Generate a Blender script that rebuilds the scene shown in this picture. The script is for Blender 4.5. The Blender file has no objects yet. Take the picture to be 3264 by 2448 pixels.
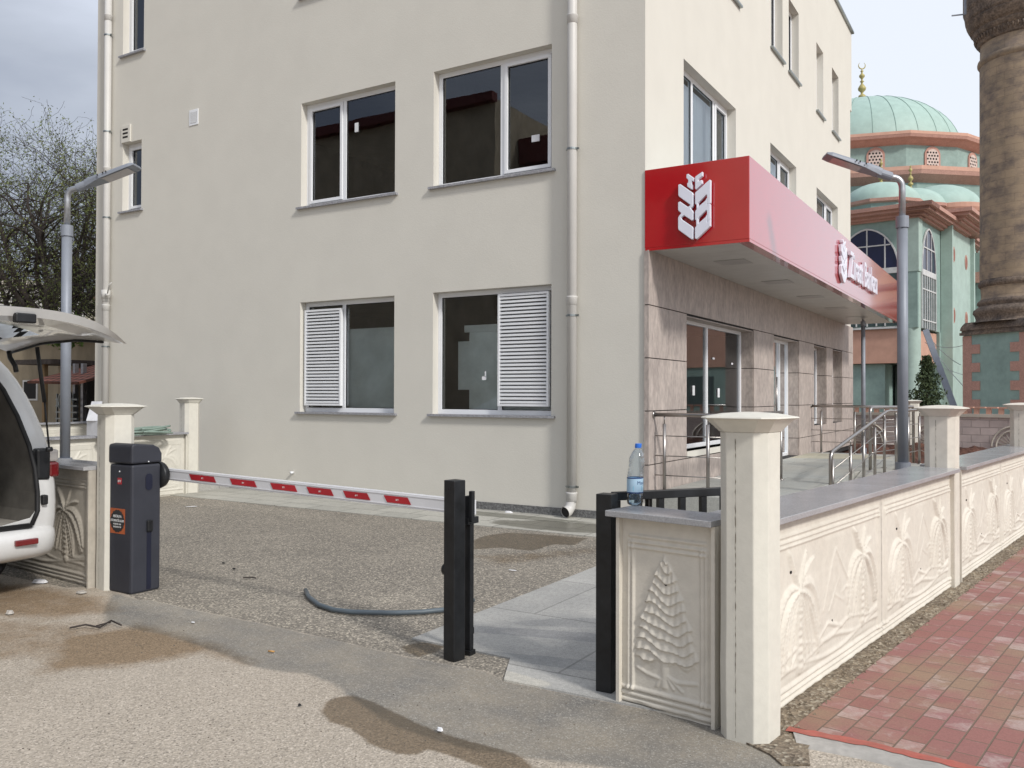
import bpy, math, random
import numpy as np
from mathutils import Vector, Matrix, noise as mnoise
random.seed(7)
S = bpy.context.scene
COL = S.collection
# ------------------------------------------------------------------ camera
F0, YAW, PIT, ROL, HC = 2731.85, math.radians(31.27517), math.radians(0.72749), math.radians(0.14658), 1.55
_F = np.array([-math.sin(YAW)*math.cos(PIT), math.cos(YAW)*math.cos(PIT), math.sin(PIT)])
_r0 = np.array([math.cos(YAW), math.sin(YAW), 0.0]); _u0 = np.cross(_r0, _F)
_R = math.cos(ROL)*_r0 + math.sin(ROL)*_u0
_U = -math.sin(ROL)*_r0 + math.cos(ROL)*_u0
cam = bpy.data.objects.new("camera", bpy.data.cameras.new("camera")); COL.objects.link(cam)
m = Matrix.Identity(4)
for i in range(3):
    m[i][0] = _R[i]; m[i][1] = _U[i]; m[i][2] = -_F[i]
m[0][3], m[1][3], m[2][3] = 0, 0, HC
cam.matrix_world = m
cam.data.sensor_width = 36; cam.data.sensor_fit = 'HORIZONTAL'; cam.data.lens = 36*F0/3264
cam.data.clip_start = 0.05; cam.data.clip_end = 3000
S.camera = cam
OC = np.array([0, 0, HC])
def ray(x, y): return _F*F0 + _R*(x-1632) - _U*(y-1224)
def G(x, y, z=0.0): d = ray(x, y); return OC + d*(z-HC)/d[2]
def PX(x, y, X): d = ray(x, y); return OC + d*X/d[0]
def PY(x, y, Y): d = ray(x, y); return OC + d*Y/d[1]
def DD(x, y, d): return OC + ray(x, y)*d/F0
def P(x, y): return (x/.6777, y/.6777)
# ------------------------------------------------------------------ world + sun
SUN = Vector((1.0, -0.38, 0.80)).normalized()
S.view_settings.view_transform = 'Standard'; S.view_settings.look = 'None'
S.view_settings.gamma = 1.0; S.view_settings.exposure = 0.24
W = bpy.data.worlds.new("World"); S.world = W; W.use_nodes = True
nt = W.node_tree; nt.nodes.clear()
def N(t, kind, **k):
    n = t.nodes.new(kind)
    for a, b in k.items():
        if a == 'i':
            for q, v in b.items():
                if isinstance(v, bpy.types.NodeSocket): t.links.new(v, n.inputs[q])
                else: n.inputs[q].default_value = v
        else: setattr(n, a, b)
    return n
sky = N(nt, 'ShaderNodeTexSky', sky_type='NISHITA', sun_disc=False, sun_elevation=math.asin(SUN.z),
        sun_rotation=math.atan2(SUN.x, SUN.y), air_density=1.2, dust_density=2.5)
tc = N(nt, 'ShaderNodeTexCoord')
mp = N(nt, 'ShaderNodeMapping', i={0: tc.outputs['Generated'], 3: (1.6, 1.6, 4.0)})
n1 = N(nt, 'ShaderNodeTexNoise', i={'Vector': mp.outputs[0], 'Scale': 1.7, 'Detail': 7.0, 'Roughness': .52, 'Distortion': .25})
dt = N(nt, 'ShaderNodeVectorMath', operation='DOT_PRODUCT', i={0: tc.outputs['Generated'], 1: (0.93, 0.36, 0.12)})
ad = N(nt, 'ShaderNodeMath', operation='MULTIPLY_ADD', i={0: n1.outputs[0], 1: 0.95, 2: dt.outputs['Value']})
cr = N(nt, 'ShaderNodeValToRGB', i={0: ad.outputs[0]})
e = cr.color_ramp.elements
e[0].position = 0.0; e[0].color = (2.1, 2.4, 3.2, 1)
e[1].position = 1.0; e[1].color = (7.9, 8.35, 9.1, 1)
mr = N(nt, 'ShaderNodeMapRange', i={0: ad.outputs[0], 1: -0.62, 2: 0.62, 3: 0.0, 4: 1.0}); nt.links.new(mr.outputs[0], cr.inputs[0])
for ps, c in ((0.22, (2.4, 2.7, 3.5)), (0.42, (4.5, 4.85, 5.6)), (0.68, (7.2, 7.7, 8.8))):
    q = cr.color_ramp.elements.new(ps); q.color = (*c, 1)
mx = N(nt, 'ShaderNodeMix', data_type='RGBA', i={0: 0.9, 6: sky.outputs[0], 7: cr.outputs[0]})
bg = N(nt, 'ShaderNodeBackground', i={0: mx.outputs[2], 1: 0.1})
nt.links.new(bg.outputs[0], N(nt, 'ShaderNodeOutputWorld').inputs[0])
sl = bpy.data.lights.new("sun", 'SUN'); sl.energy = 2.3; sl.angle = math.radians(7); sl.color = (1.0, 0.965, 0.91)
so = bpy.data.objects.new("sun", sl); COL.objects.link(so); so.rotation_euler = SUN.to_track_quat('Z', 'Y').to_euler(); so.location = (20, -8, 30)

# ------------------------------------------------------------------ materials
def mat(name, col, rough=.8, metal=0.0, var=None, bump=None, spec=.5, col2=None, coat=0.0, stretch=None, ior=1.45, fine=None):
    """plain procedural material: base colour varied by noise (world position), optional bump"""
    M = bpy.data.materials.new(name); M.use_nodes = True; t = M.node_tree
    b = t.nodes['Principled BSDF']
    b.inputs['Base Color'].default_value = (*col, 1); b.inputs['Roughness'].default_value = rough
    b.inputs['Metallic'].default_value = metal; b.inputs['Specular IOR Level'].default_value = spec
    b.inputs['Coat Weight'].default_value = coat; b.inputs['IOR'].default_value = ior
    g = N(t, 'ShaderNodeNewGeometry'); pos = g.outputs['Position']
    if stretch: pos = N(t, 'ShaderNodeMapping', i={0: pos, 3: stretch}).outputs[0]
    if var is None: var = (3.0, .10)
    nz = N(t, 'ShaderNodeTexNoise', i={'Vector': pos, 'Scale': var[0], 'Detail': 6.0, 'Roughness': .6})
    f = N(t, 'ShaderNodeMapRange', i={0: nz.outputs[0], 1: .3, 2: .7, 3: 0.0, 4: 1.0})
    c2 = col2 if col2 else tuple(max(0, c*(1-2*var[1])) for c in col)
    c1 = col if col2 else tuple(min(1, c*(1+var[1])) for c in col)
    mi = N(t, 'ShaderNodeMix', data_type='RGBA', i={0: f.outputs[0], 6: (*c1, 1), 7: (*c2, 1)})
    out = mi.outputs[2]
    if fine:
        nf = N(t, 'ShaderNodeTexNoise', i={'Vector': pos, 'Scale': fine[0], 'Detail': 3.0})
        ff = N(t, 'ShaderNodeMapRange', i={0: nf.outputs[0], 1: .35, 2: .65, 3: 1-fine[1], 4: 1+fine[1]})
        out = N(t, 'ShaderNodeVectorMath', operation='SCALE', i={0: out, 'Scale': ff.outputs[0]}).outputs[0]
    t.links.new(out, b.inputs['Base Color'])
    if bump:
        nb = N(t, 'ShaderNodeTexNoise', i={'Vector': pos, 'Scale': bump[0], 'Detail': 5.0, 'Roughness': .6})
        bp = N(t, 'ShaderNodeBump', i={'Strength': bump[1], 'Distance': bump[2] if len(bump) > 2 else .01, 'Height': nb.outputs[0]})
        t.links.new(bp.outputs[0], b.inputs['Normal'])
    return M
stucco = mat('stucco', (.655, .63, .568), .92, var=(.45, .016), bump=(55, .35, .006), spec=.2, fine=(2.2, .014), col2=(.638, .612, .552))
reveal = stucco
white_pvc = mat('white_pvc', (.80, .81, .83), .35, var=(2, .02))
granite = mat('granite', (.40, .40, .42), .3, var=(140, .3), col2=(.20, .20, .22), fine=(60, .25))
granite_top = mat('granite_polished', (.42, .42, .43), .2, var=(120, .2), col2=(.27, .27, .28), fine=(3, .08))
skirt_m = mat('skirting', (.17, .17, .17), .6, var=(30, .3), fine=(90, .3))
pipe_m = mat('pipe_plastic', (.58, .565, .54), .45, var=(2, .03))
steel = mat('steel', (.40, .375, .355), .33, metal=1.0, var=(6, .06))
clampm = mat('clamp', (.35, .38, .38), .35, metal=1.0)
clad = mat('stone_cladding', (.47, .405, .365), .55, var=(7, .1), col2=(.34, .29, .265), stretch=(1, 1, .45), fine=(26, .13), bump=(40, .1, .003))
dark = mat('dark_gap', (.02, .018, .018), .9)
red = mat('red_panel', (.46, .006, .012), .14, var=(2, .04), spec=.9, coat=1.0, bump=(1.1, .04, .02))
red.node_tree.nodes['Principled BSDF'].inputs['Coat IOR'].default_value = 1.62
red.node_tree.nodes['Principled BSDF'].inputs['Coat Roughness'].default_value = .06
soffit_m = mat('soffit', (.50, .50, .48), .35, var=(3, .05))
logo_m = mat('logo_white', (.74, .75, .84), .35, var=(4, .02))
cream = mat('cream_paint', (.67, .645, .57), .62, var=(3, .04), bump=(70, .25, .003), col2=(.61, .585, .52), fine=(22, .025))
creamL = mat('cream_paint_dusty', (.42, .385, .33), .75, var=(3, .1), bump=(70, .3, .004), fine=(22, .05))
lamp_m = mat('lamp_grey', (.245, .265, .305), .5, metal=.15, var=(4, .06))
lampg = mat('galvanised', (.42, .43, .45), .38, metal=.8, var=(14, .12))
black = mat('black_paint', (.014, .015, .017), .42, var=(10, .3), bump=(80, .1, .002))
box_m = mat('barrier_grey', (.033, .035, .046), .55, var=(5, .08), bump=(260, .25, .001))
box_d = mat('barrier_dark', (.012, .014, .03), .4)
alu = mat('white_aluminium', (.66, .66, .68), .35, var=(4, .03))
redst = mat('red_reflective', (.42, .02, .03), .35)
whitep = mat('white_print', (.75, .75, .75), .6)
orange = mat('orange_label', (.42, .10, .03), .45, var=(20, .1))
labd = mat('label_black', (.02, .02, .022), .4)
rubber = mat('rubber', (.012, .012, .013), .6)
van_w = mat('van_white', (.66, .66, .655), .25, var=(5, .03), coat=.6, fine=(40, .02))
van_in = mat('van_interior', (.10, .092, .08), .8, var=(6, .15))
mats_teal = mat('teal_render', (.27, .375, .345), .85, var=(1.3, .08), bump=(40, .2, .01), fine=(6, .04))
teal_l = mat('teal_pale', (.39, .50, .455), .8, var=(1.2, .06), fine=(7, .03))
salmon = mat('salmon_trim', (.50, .29, .235), .8, var=(2.2, .2), col2=(.42, .24, .195), fine=(14, .10))
salmon_l = mat('salmon_panel', (.56, .33, .25), .85, var=(2, .06))
copper = mat('green_dome', (.36, .49, .44), .6, var=(1.5, .06))
brass = mat('brass', (.42, .36, .15), .55, metal=.2)
mtrim = mat('window_white', (.60, .60, .60), .5)
blueg = mat('blue_glass', (.012, .014, .05), .12)
tealg = mat('teal_glass', (.06, .09, .09), .15)
darkint = mat('dark_interior', (.045, .06, .055), .9)
inter = mat('interior_grey', (.16, .16, .155), .9)
partm = mat('partition_white', (.86, .92, .90), .7)
bark = mat('bark', (.055, .045, .04), .9, var=(10, .25))
leafg = mat('bud_green', (.095, .135, .04), .7, var=(1.1, .3), col2=(.15, .16, .05))
conif = mat('conifer_green', (.03, .055, .025), .8, var=(4, .3), col2=(.06, .08, .03))
tanw = mat('tan_render', (.33, .28, .205), .9, var=(1.1, .15), stretch=(1, 1, .3), fine=(5, .08))
maroon = mat('maroon', (.11, .03, .03), .8)
soil_r = mat('red_soil', (.115, .05, .033), .98, var=(3, .3), bump=(14, 1, .06))
offw = mat('off_white_block', (.55, .51, .44), .85, var=(1.5, .08))
hill_m = mat('hill', (.045, .06, .085), 1.0, var=(.02, .2))
paper = mat('paper', (.72, .72, .74), .8)
stone_m = mat('stone_chip', (.45, .42, .38), .9)
hose_m = mat('hose_grey', (.10, .125, .145), .45)
hose_g = mat('hose_green', (.22, .29, .25), .5)
wood = mat('wood', (.25, .17, .09), .8)
def glassmat(name, tint, ior, rough=.0):
    M = bpy.data.materials.new(name); M.use_nodes = True; t = M.node_tree; t.nodes.clear()
    g = N(t, 'ShaderNodeNewGeometry')
    nz = N(t, 'ShaderNodeTexNoise', i={'Vector': g.outputs['Position'], 'Scale': 1.3, 'Detail': 1.0})
    bp = N(t, 'ShaderNodeBump', i={'Strength': .04, 'Distance': .02, 'Height': nz.outputs[0]})
    tr = N(t, 'ShaderNodeBsdfTransparent', i={0: (*tint, 1)})
    gl = N(t, 'ShaderNodeBsdfGlossy', i={0: (.92, .96, 1, 1), 'Roughness': rough, 'Normal': bp.outputs[0]})
    fr = N(t, 'ShaderNodeFresnel', i={0: ior, 1: bp.outputs[0]})
    mx = N(t, 'ShaderNodeMixShader', i={0: fr.outputs[0], 1: tr.outputs[0], 2: gl.outputs[0]})
    N(t, 'ShaderNodeOutputMaterial', i={0: mx.outputs[0]})
    return M
glass = glassmat('window_glass', (.96, .99, .975), 2.05)
carglass = glassmat('car_glass', (.3, .36, .35), 1.6)
def lensmat(name, col):
    M = mat(name, col, .12, coat=1.0); return M
lens_r = lensmat('lens_red', (.16, .010, .012)); lens_c = lensmat('lens_clear', (.55, .52, .5))
pet = bpy.data.materials.new('bottle_plastic'); pet.use_nodes = True
_t = pet.node_tree; _t.nodes.clear()
_g = N(_t, 'ShaderNodeNewGeometry'); _n = N(_t, 'ShaderNodeTexNoise', i={'Vector': _g.outputs['Position'], 'Scale': 38.0, 'Detail': 2.0})
_b = N(_t, 'ShaderNodeBump', i={'Strength': .8, 'Distance': .01, 'Height': _n.outputs[0]})
_tr = N(_t, 'ShaderNodeBsdfTransparent', i={0: (.86, .91, .95, 1)}); _gl = N(_t, 'ShaderNodeBsdfGlossy', i={'Roughness': .06, 'Normal': _b.outputs[0]})
_lw = N(_t, 'ShaderNodeLayerWeight', i={0: .35, 1: _b.outputs[0]})
_m = N(_t, 'ShaderNodeMixShader', i={0: _lw.outputs['Facing'], 1: _tr.outputs[0], 2: _gl.outputs[0]}); N(_t, 'ShaderNodeOutputMaterial', i={0: _m.outputs[0]})
bluecap = mat('cap_blue', (.03, .16, .62), .4); lab_b = mat('label_pale_blue', (.42, .60, .75), .4); lab_n = mat('label_navy', (.015, .05, .18), .4)

# ground materials with world-space patches -------------------------------------------------
def ground_mat(name, base, alt, scale, stone=None, stonecol=None, patches=(), rough=.9, bump=.4, joints=None, big=.8):
    """aggregate surface. patches: (cx,cy,rx,ry,angle,colour-mult,noise,roughness)"""
    M = bpy.data.materials.new(name); M.use_nodes = True; t = M.node_tree; b = t.nodes['Principled BSDF']
    b.inputs['Specular IOR Level'].default_value = .35
    g = N(t, 'ShaderNodeNewGeometry'); pos = g.outputs['Position']
    nb = N(t, 'ShaderNodeTexNoise', i={'Vector': pos, 'Scale': big, 'Detail': 7.0, 'Roughness': .62})
    f = N(t, 'ShaderNodeMapRange', i={0: nb.outputs[0], 1: .33, 2: .67})
    col = N(t, 'ShaderNodeMix', data_type='RGBA', i={0: f.outputs[0], 6: (*base, 1), 7: (*alt, 1)}).outputs[2]
    v = N(t, 'ShaderNodeTexVoronoi', i={'Vector': pos, 'Scale': scale, 'Randomness': 1.0})
    sp = N(t, 'ShaderNodeSeparateColor', i={0: v.outputs['Color']})
    if stone:
        a = N(t, 'ShaderNodeMapRange', i={0: sp.outputs[0], 1: .0, 2: 1.0, 3: 1-stone, 4: 1+stone})
        col = N(t, 'ShaderNodeVectorMath', operation='SCALE', i={0: col, 'Scale': a.outputs[0]}).outputs[0]
        if stonecol:
            c = N(t, 'ShaderNodeMath', operation='GREATER_THAN', i={0: sp.outputs[1], 1: .83})
            cf = N(t, 'ShaderNodeMath', operation='MULTIPLY', i={0: c.outputs[0], 1: .75})
            col = N(t, 'ShaderNodeMix', data_type='RGBA', i={0: cf.outputs[0], 6: col, 7: (*stonecol, 1)}).outputs[2]
            c = N(t, 'ShaderNodeMath', operation='GREATER_THAN', i={0: sp.outputs[2], 1: .88})
            cf = N(t, 'ShaderNodeMath', operation='MULTIPLY', i={0: c.outputs[0], 1: .55})
            col = N(t, 'ShaderNodeMix', data_type='RGBA', i={0: cf.outputs[0], 6: col, 7: (base[0]*.3, base[1]*.28, base[2]*.27, 1)}).outputs[2]
    fn = N(t, 'ShaderNodeTexNoise', i={'Vector': pos, 'Scale': 45.0, 'Detail': 5.0, 'Roughness': .7})
    fm = N(t, 'ShaderNodeMapRange', i={0: fn.outputs[0], 1: .3, 2: .7, 3: .84, 4: 1.16})
    col = N(t, 'ShaderNodeVectorMath', operation='SCALE', i={0: col, 'Scale': fm.outputs[0]}).outputs[0]
    rgh = None
    wn = N(t, 'ShaderNodeTexNoise', i={'Vector': pos, 'Scale': 2.6, 'Detail': 6.0, 'Roughness': .62})
    for cx, cy, rx, ry, an, cm, nz, rr in patches:
        mp = N(t, 'ShaderNodeMapping', vector_type='TEXTURE', i={0: pos, 1: (cx, cy, 0), 2: (0, 0, an), 3: (rx, ry, 1)})
        mv = N(t, 'ShaderNodeVectorMath', operation='MULTIPLY', i={0: mp.outputs[0], 1: (1, 1, 0)})
        ln = N(t, 'ShaderNodeVectorMath', operation='LENGTH', i={0: mv.outputs[0]})
        s = N(t, 'ShaderNodeMath', operation='MULTIPLY_ADD', i={0: wn.outputs[0], 1: nz, 2: ln.outputs['Value']})
        k = N(t, 'ShaderNodeMapRange', i={0: s.outputs[0], 1: 1+nz*.5-.05, 2: 1+nz*.5+.05, 3: 1.0, 4: 0.0})
        mc = N(t, 'ShaderNodeVectorMath', operation='MULTIPLY', i={0: col, 1: cm})
        col = N(t, 'ShaderNodeMix', data_type='RGBA', i={0: k.outputs[0], 6: col, 7: mc.outputs[0]}).outputs[2]
        rv = N(t, 'ShaderNodeMix', data_type='FLOAT', i={0: k.outputs[0], 2: rgh if rgh is not None else rough, 3: rr})
        rgh = rv.outputs[0]
    if joints:
        L, Wd, ang, jw, jc = joints
        mp = N(t, 'ShaderNodeMapping', vector_type='TEXTURE', i={0: pos, 2: (0, 0, ang)})
        br = N(t, 'ShaderNodeTexBrick', offset=.5, i={'Vector': mp.outputs[0], 'Scale': 1.0, 'Mortar Size': jw, 'Brick Width': L, 'Row Height': Wd,
                'Color1': (1, 1, 1, 1), 'Color2': (.86, .86, .86, 1), 'Mortar': (jc, jc, jc, 1), 'Mortar Smooth': .1})
        col = N(t, 'ShaderNodeVectorMath', operation='MULTIPLY', i={0: col, 1: br.outputs[0]}).outputs[0]
    t.links.new(col, b.inputs['Base Color'])
    if rgh is not None: t.links.new(rgh, b.inputs['Roughness'])
    else: b.inputs['Roughness'].default_value = rough
    h = N(t, 'ShaderNodeMath', operation='ADD', i={0: v.outputs['Distance'], 1: fn.outputs[0]})
    bp = N(t, 'ShaderNodeBump', i={'Strength': bump, 'Distance': .006, 'Height': h.outputs[0]}); t.links.new(bp.outputs[0], b.inputs['Normal'])
    return M
BROWN = (.50, .43, .34); WET = (.36, .31, .25)
def aggregate(t, pos, base, alt, scale, stone, stonecol, fn, big=.8, dark_=.55):
    nb = N(t, 'ShaderNodeTexNoise', i={'Vector': pos, 'Scale': big, 'Detail': 8.0, 'Roughness': .65})
    f = N(t, 'ShaderNodeMapRange', i={0: nb.outputs[0], 1: .33, 2: .67})
    col = N(t, 'ShaderNodeMix', data_type='RGBA', i={0: f.outputs[0], 6: (*base, 1), 7: (*alt, 1)}).outputs[2]
    wp = N(t, 'ShaderNodeVectorMath', operation='MULTIPLY_ADD', i={0: fn.outputs['Color'], 1: (.010, .010, 0), 2: pos})
    v = N(t, 'ShaderNodeTexVoronoi', i={'Vector': wp.outputs[0], 'Scale': scale, 'Randomness': 1.0})
    sp = N(t, 'ShaderNodeSeparateColor', i={0: v.outputs['Color']})
    a = N(t, 'ShaderNodeMapRange', i={0: sp.outputs[0], 1: .0, 2: 1.0, 3: 1-stone, 4: 1+stone})
    col = N(t, 'ShaderNodeVectorMath', operation='SCALE', i={0: col, 'Scale': a.outputs[0]}).outputs[0]
    for ch, th, amt, cc in ((1, .86, .75, stonecol), (2, .90, dark_, tuple(c*.3 for c in base))):
        c = N(t, 'ShaderNodeMath', operation='GREATER_THAN', i={0: sp.outputs[ch], 1: th})
        cf = N(t, 'ShaderNodeMath', operation='MULTIPLY', i={0: c.outputs[0], 1: amt})
        col = N(t, 'ShaderNodeMix', data_type='RGBA', i={0: cf.outputs[0], 6: col, 7: (*cc, 1)}).outputs[2]
    return col, v.outputs['Distance']
surf = bpy.data.materials.new('street_surface'); surf.use_nodes = True; t = surf.node_tree; b = t.nodes['Principled BSDF']
pos = N(t, 'ShaderNodeNewGeometry').outputs['Position']
fn = N(t, 'ShaderNodeTexNoise', i={'Vector': pos, 'Scale': 48.0, 'Detail': 5.0, 'Roughness': .7})
att = N(t, 'ShaderNodeAttribute', attribute_name='kinds'); asep = N(t, 'ShaderNodeSeparateColor', i={0: att.outputs['Color']})
att2 = N(t, 'ShaderNodeAttribute', attribute_name='stains'); wsep = N(t, 'ShaderNodeSeparateColor', i={0: att2.outputs['Color']})
mn_ = N(t, 'ShaderNodeTexNoise', i={'Vector': pos, 'Scale': 5.5, 'Detail': 8.0, 'Roughness': .68})
mn2 = N(t, 'ShaderNodeTexNoise', i={'Vector': pos, 'Scale': 60.0, 'Detail': 4.0, 'Roughness': .7})
def mask(sock, lo=.42, hi=.58, amp=.55, fine_=.12):
    a = N(t, 'ShaderNodeMath', operation='MULTIPLY_ADD', i={0: mn_.outputs[0], 1: amp, 2: sock})
    a2 = N(t, 'ShaderNodeMath', operation='MULTIPLY_ADD', i={0: mn2.outputs[0], 1: fine_, 2: a.outputs[0]})
    o_ = (amp+fine_)*.5
    return N(t, 'ShaderNodeMapRange', i={0: a2.outputs[0], 1: lo+o_, 2: hi+o_}).outputs[0]
cr_, d1 = aggregate(t, pos, (.43, .372, .305), (.36, .31, .25), 125, .15, (.57, .50, .42), fn, big=.9)
ca_, d2 = aggregate(t, pos, (.285, .25, .20), (.175, .165, .15), 170, .10, (.36, .34, .30), fn, big=2.2, dark_=.25)
cy_, d3 = aggregate(t, pos, (.245, .218, .18), (.185, .165, .138), 84, .40, (.52, .46, .37), fn, big=1.1)
ma_ = mask(asep.outputs[0], .38, .62); my_ = mask(asep.outputs[1], .47, .53, .10, .10)
col = N(t, 'ShaderNodeMix', data_type='RGBA', i={0: ma_, 6: cr_, 7: ca_}).outputs[2]
col = N(t, 'ShaderNodeMix', data_type='RGBA', i={0: my_, 6: col, 7: cy_}).outputs[2]
fm = N(t, 'ShaderNodeMapRange', i={0: fn.outputs[0], 1: .3, 2: .7, 3: .86, 4: 1.14})
col = N(t, 'ShaderNodeVectorMath', operation='SCALE', i={0: col, 'Scale': fm.outputs[0]}).outputs[0]
mud = mask(wsep.outputs[1], .25, .75, .9, .2); wet = mask(wsep.outputs[0], .42, .58, .50, .22); pal = mask(wsep.outputs[2], .2, .8, .9, .2)
for mk_, mult in ((mud, (.60, .50, .385)), (pal, (1.25, 1.25, 1.24)), (wet, (.47, .41, .335))):
    mc_ = N(t, 'ShaderNodeVectorMath', operation='MULTIPLY', i={0: col, 1: mult})
    col = N(t, 'ShaderNodeMix', data_type='RGBA', i={0: mk_, 6: col, 7: mc_.outputs[0]}).outputs[2]
t.links.new(col, b.inputs['Base Color'])
rg = N(t, 'ShaderNodeMapRange', i={0: wet, 3: .9, 4: .42}); t.links.new(rg.outputs[0], b.inputs['Roughness'])
sm1 = N(t, 'ShaderNodeMath', operation='MULTIPLY', i={0: ma_, 1: -.8}); sm2 = N(t, 'ShaderNodeMath', operation='ADD', i={0: sm1.outputs[0], 1: 1.0})
hsum = N(t, 'ShaderNodeMath', operation='MULTIPLY_ADD', i={0: d3, 1: sm2.outputs[0], 2: fn.outputs[0]})
bp = N(t, 'ShaderNodeBump', i={'Strength': .6, 'Distance': .007, 'Height': hsum.outputs[0]}); t.links.new(bp.outputs[0], b.inputs['Normal'])
slab_m = ground_mat('granite_slabs', (.43, .42, .395), (.345, .34, .325), 300, .2, None, rough=.8, bump=.12, big=1.8, joints=(1.5, 1.05, 0, .008, .6),
    patches=[(-2.5, 4.9, .9, .1, .3, (.78, .79, .82), .9, .7), (-2.2, 4.4, .7, .09, .2, (.75, .77, .8), .9, .7), (-2.7, 4.0, .5, .1, 0, (1.2, 1.17, 1.1), .6, .8), (-2.2, 5.5, 1.0, .13, .6, (.82, .83, .85), .9, .7)])
tile_m = ground_mat('paving_tiles', (.46, .445, .395), (.38, .37, .33), 260, .12, None, rough=.8, bump=.15, big=1.4, joints=(.6, .4, 0, .01, .5),
    patches=[(-4.7, 8.9, .9, .35, .1, (.42, .41, .38), .7, .35), (-5.9, 9.3, 1.3, .16, 0, (.55, .55, .52), .9, .4)])
deck_m = ground_mat('deck_granite', (.37, .385, .37), (.44, .43, .385), 300, .12, None, rough=.6, bump=.1, big=.7, joints=(1.2, .6, 0, .006, .5),
    patches=[(-3.5, 17.4, 1.2, .8, .2, (1.1, 1.02, .86), .6, .8)])
soil_m = ground_mat('soil', (.26, .21, .15), (.17, .135, .10), 60, .3, (.42, .37, .29), bump=1.0, big=3)
gravel_bg = ground_mat('far_ground', (.40, .33, .26), (.32, .27, .21), 60, .12)
brickm = bpy.data.materials.new('paving_brick'); brickm.use_nodes = True
t = brickm.node_tree; b = t.nodes['Principled BSDF']; b.inputs['Roughness'].default_value = .8
g = N(t, 'ShaderNodeNewGeometry')
BANG = math.radians(90-8.17)
mp = N(t, 'ShaderNodeMapping', vector_type='TEXTURE', i={0: g.outputs['Position'], 1: (-.96, 4.09, 0), 2: (0, 0, BANG)})
br = N(t, 'ShaderNodeTexBrick', offset=.5, i={'Vector': mp.outputs[0], 'Scale': 1.0, 'Mortar Size': .0048, 'Brick Width': .178, 'Row Height': .107, 'Mortar Smooth': .45,
       'Color1': (0, 0, 0, 1), 'Color2': (1, 1, 1, 1), 'Mortar': (.5, .5, .5, 1), 'Bias': 0.0})
r1 = N(t, 'ShaderNodeValToRGB', i={0: br.outputs[0]}); ee = r1.color_ramp.elements
ee[0].color = (.275, .118, .10, 1); ee[1].color = (.36, .19, .17, 1); ee[1].position = .97
for ps, c in ((.3, (.30, .13, .11)), (.55, (.285, .125, .112)), (.74, (.325, .155, .135)), (.86, (.29, .135, .13))):
    q = r1.color_ramp.elements.new(ps); q.color = (*c, 1)
nz = N(t, 'ShaderNodeTexNoise', i={'Vector': g.outputs['Position'], 'Scale': 1.3, 'Detail': 6.0, 'Roughness': .6})
kk = N(t, 'ShaderNodeMapRange', i={0: nz.outputs[0], 1: .46, 2: .64, 3: 0.0, 4: .72})
c1 = N(t, 'ShaderNodeMix', data_type='RGBA', i={0: kk.outputs[0], 6: r1.outputs[0], 7: (.30, .215, .135, 1)})
nz2 = N(t, 'ShaderNodeTexNoise', i={'Vector': g.outputs['Position'], 'Scale': 9.0, 'Detail': 7.0, 'Roughness': .65, 'Distortion': .6})
pk = N(t, 'ShaderNodeMapRange', i={0: br.outputs[0], 1: .25, 2: .95, 3: -.16, 4: .10})
p2 = N(t, 'ShaderNodeMath', operation='ADD', i={0: nz2.outputs[0], 1: pk.outputs[0]})
k2 = N(t, 'ShaderNodeMapRange', i={0: p2.outputs[0], 1: .52, 2: .70, 3: 0.0, 4: .62})
c2 = N(t, 'ShaderNodeMix', data_type='RGBA', i={0: k2.outputs[0], 6: c1.outputs[2], 7: (.47, .37, .34, 1)})
nz3 = N(t, 'ShaderNodeTexNoise', i={'Vector': g.outputs['Position'], 'Scale': 110.0, 'Detail': 4.0, 'Roughness': .7})
k3 = N(t, 'ShaderNodeMapRange', i={0: nz3.outputs[0], 1: .3, 2: .7, 3: .76, 4: 1.04})
c2b = N(t, 'ShaderNodeVectorMath', operation='SCALE', i={0: c2.outputs[2], 'Scale': k3.outputs[0]})
c3 = N(t, 'ShaderNodeMix', data_type='RGBA', i={0: br.outputs['Fac'], 6: c2b.outputs[0], 7: (.15, .105, .075, 1)})
t.links.new(c3.outputs[2], b.inputs['Base Color'])
hh = N(t, 'ShaderNodeMath', operation='MULTIPLY_ADD', i={0: br.outputs['Fac'], 1: -1.0, 2: nz2.outputs[0]})
bp = N(t, 'ShaderNodeBump', i={'Strength': .6, 'Distance': .004, 'Height': hh.outputs[0]}); t.links.new(bp.outputs[0], b.inputs['Normal'])
# block-built minaret stone
mina_m = bpy.data.materials.new('minaret_stone'); mina_m.use_nodes = True
t = mina_m.node_tree; b = t.nodes['Principled BSDF']; b.inputs['Roughness'].default_value = .9
g = N(t, 'ShaderNodeNewGeometry'); tcx = N(t, 'ShaderNodeTexCoord')
uv = N(t, 'ShaderNodeUVMap')
br = N(t, 'ShaderNodeTexBrick', offset=.5, i={'Vector': uv.outputs[0], 'Scale': 1.0, 'Mortar Size': .008, 'Brick Width': .55, 'Row Height': .235, 'Mortar Smooth': .5,
       'Color1': (.90, .90, .90, 1), 'Color2': (1.08, 1.06, 1.04, 1), 'Mortar': (.80, .79, .78, 1)})
nz = N(t, 'ShaderNodeTexNoise', i={'Vector': N(t, 'ShaderNodeMapping', i={0: g.outputs['Position'], 3: (1, 1, 1.6)}).outputs[0], 'Scale': 1.1, 'Detail': 7.0, 'Roughness': .68})
kk = N(t, 'ShaderNodeMapRange', i={0: nz.outputs[0], 1: .42, 2: .68})
c1 = N(t, 'ShaderNodeMix', data_type='RGBA', i={0: kk.outputs[0], 6: (.36, .275, .19, 1), 7: (.155, .125, .112, 1)})
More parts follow.
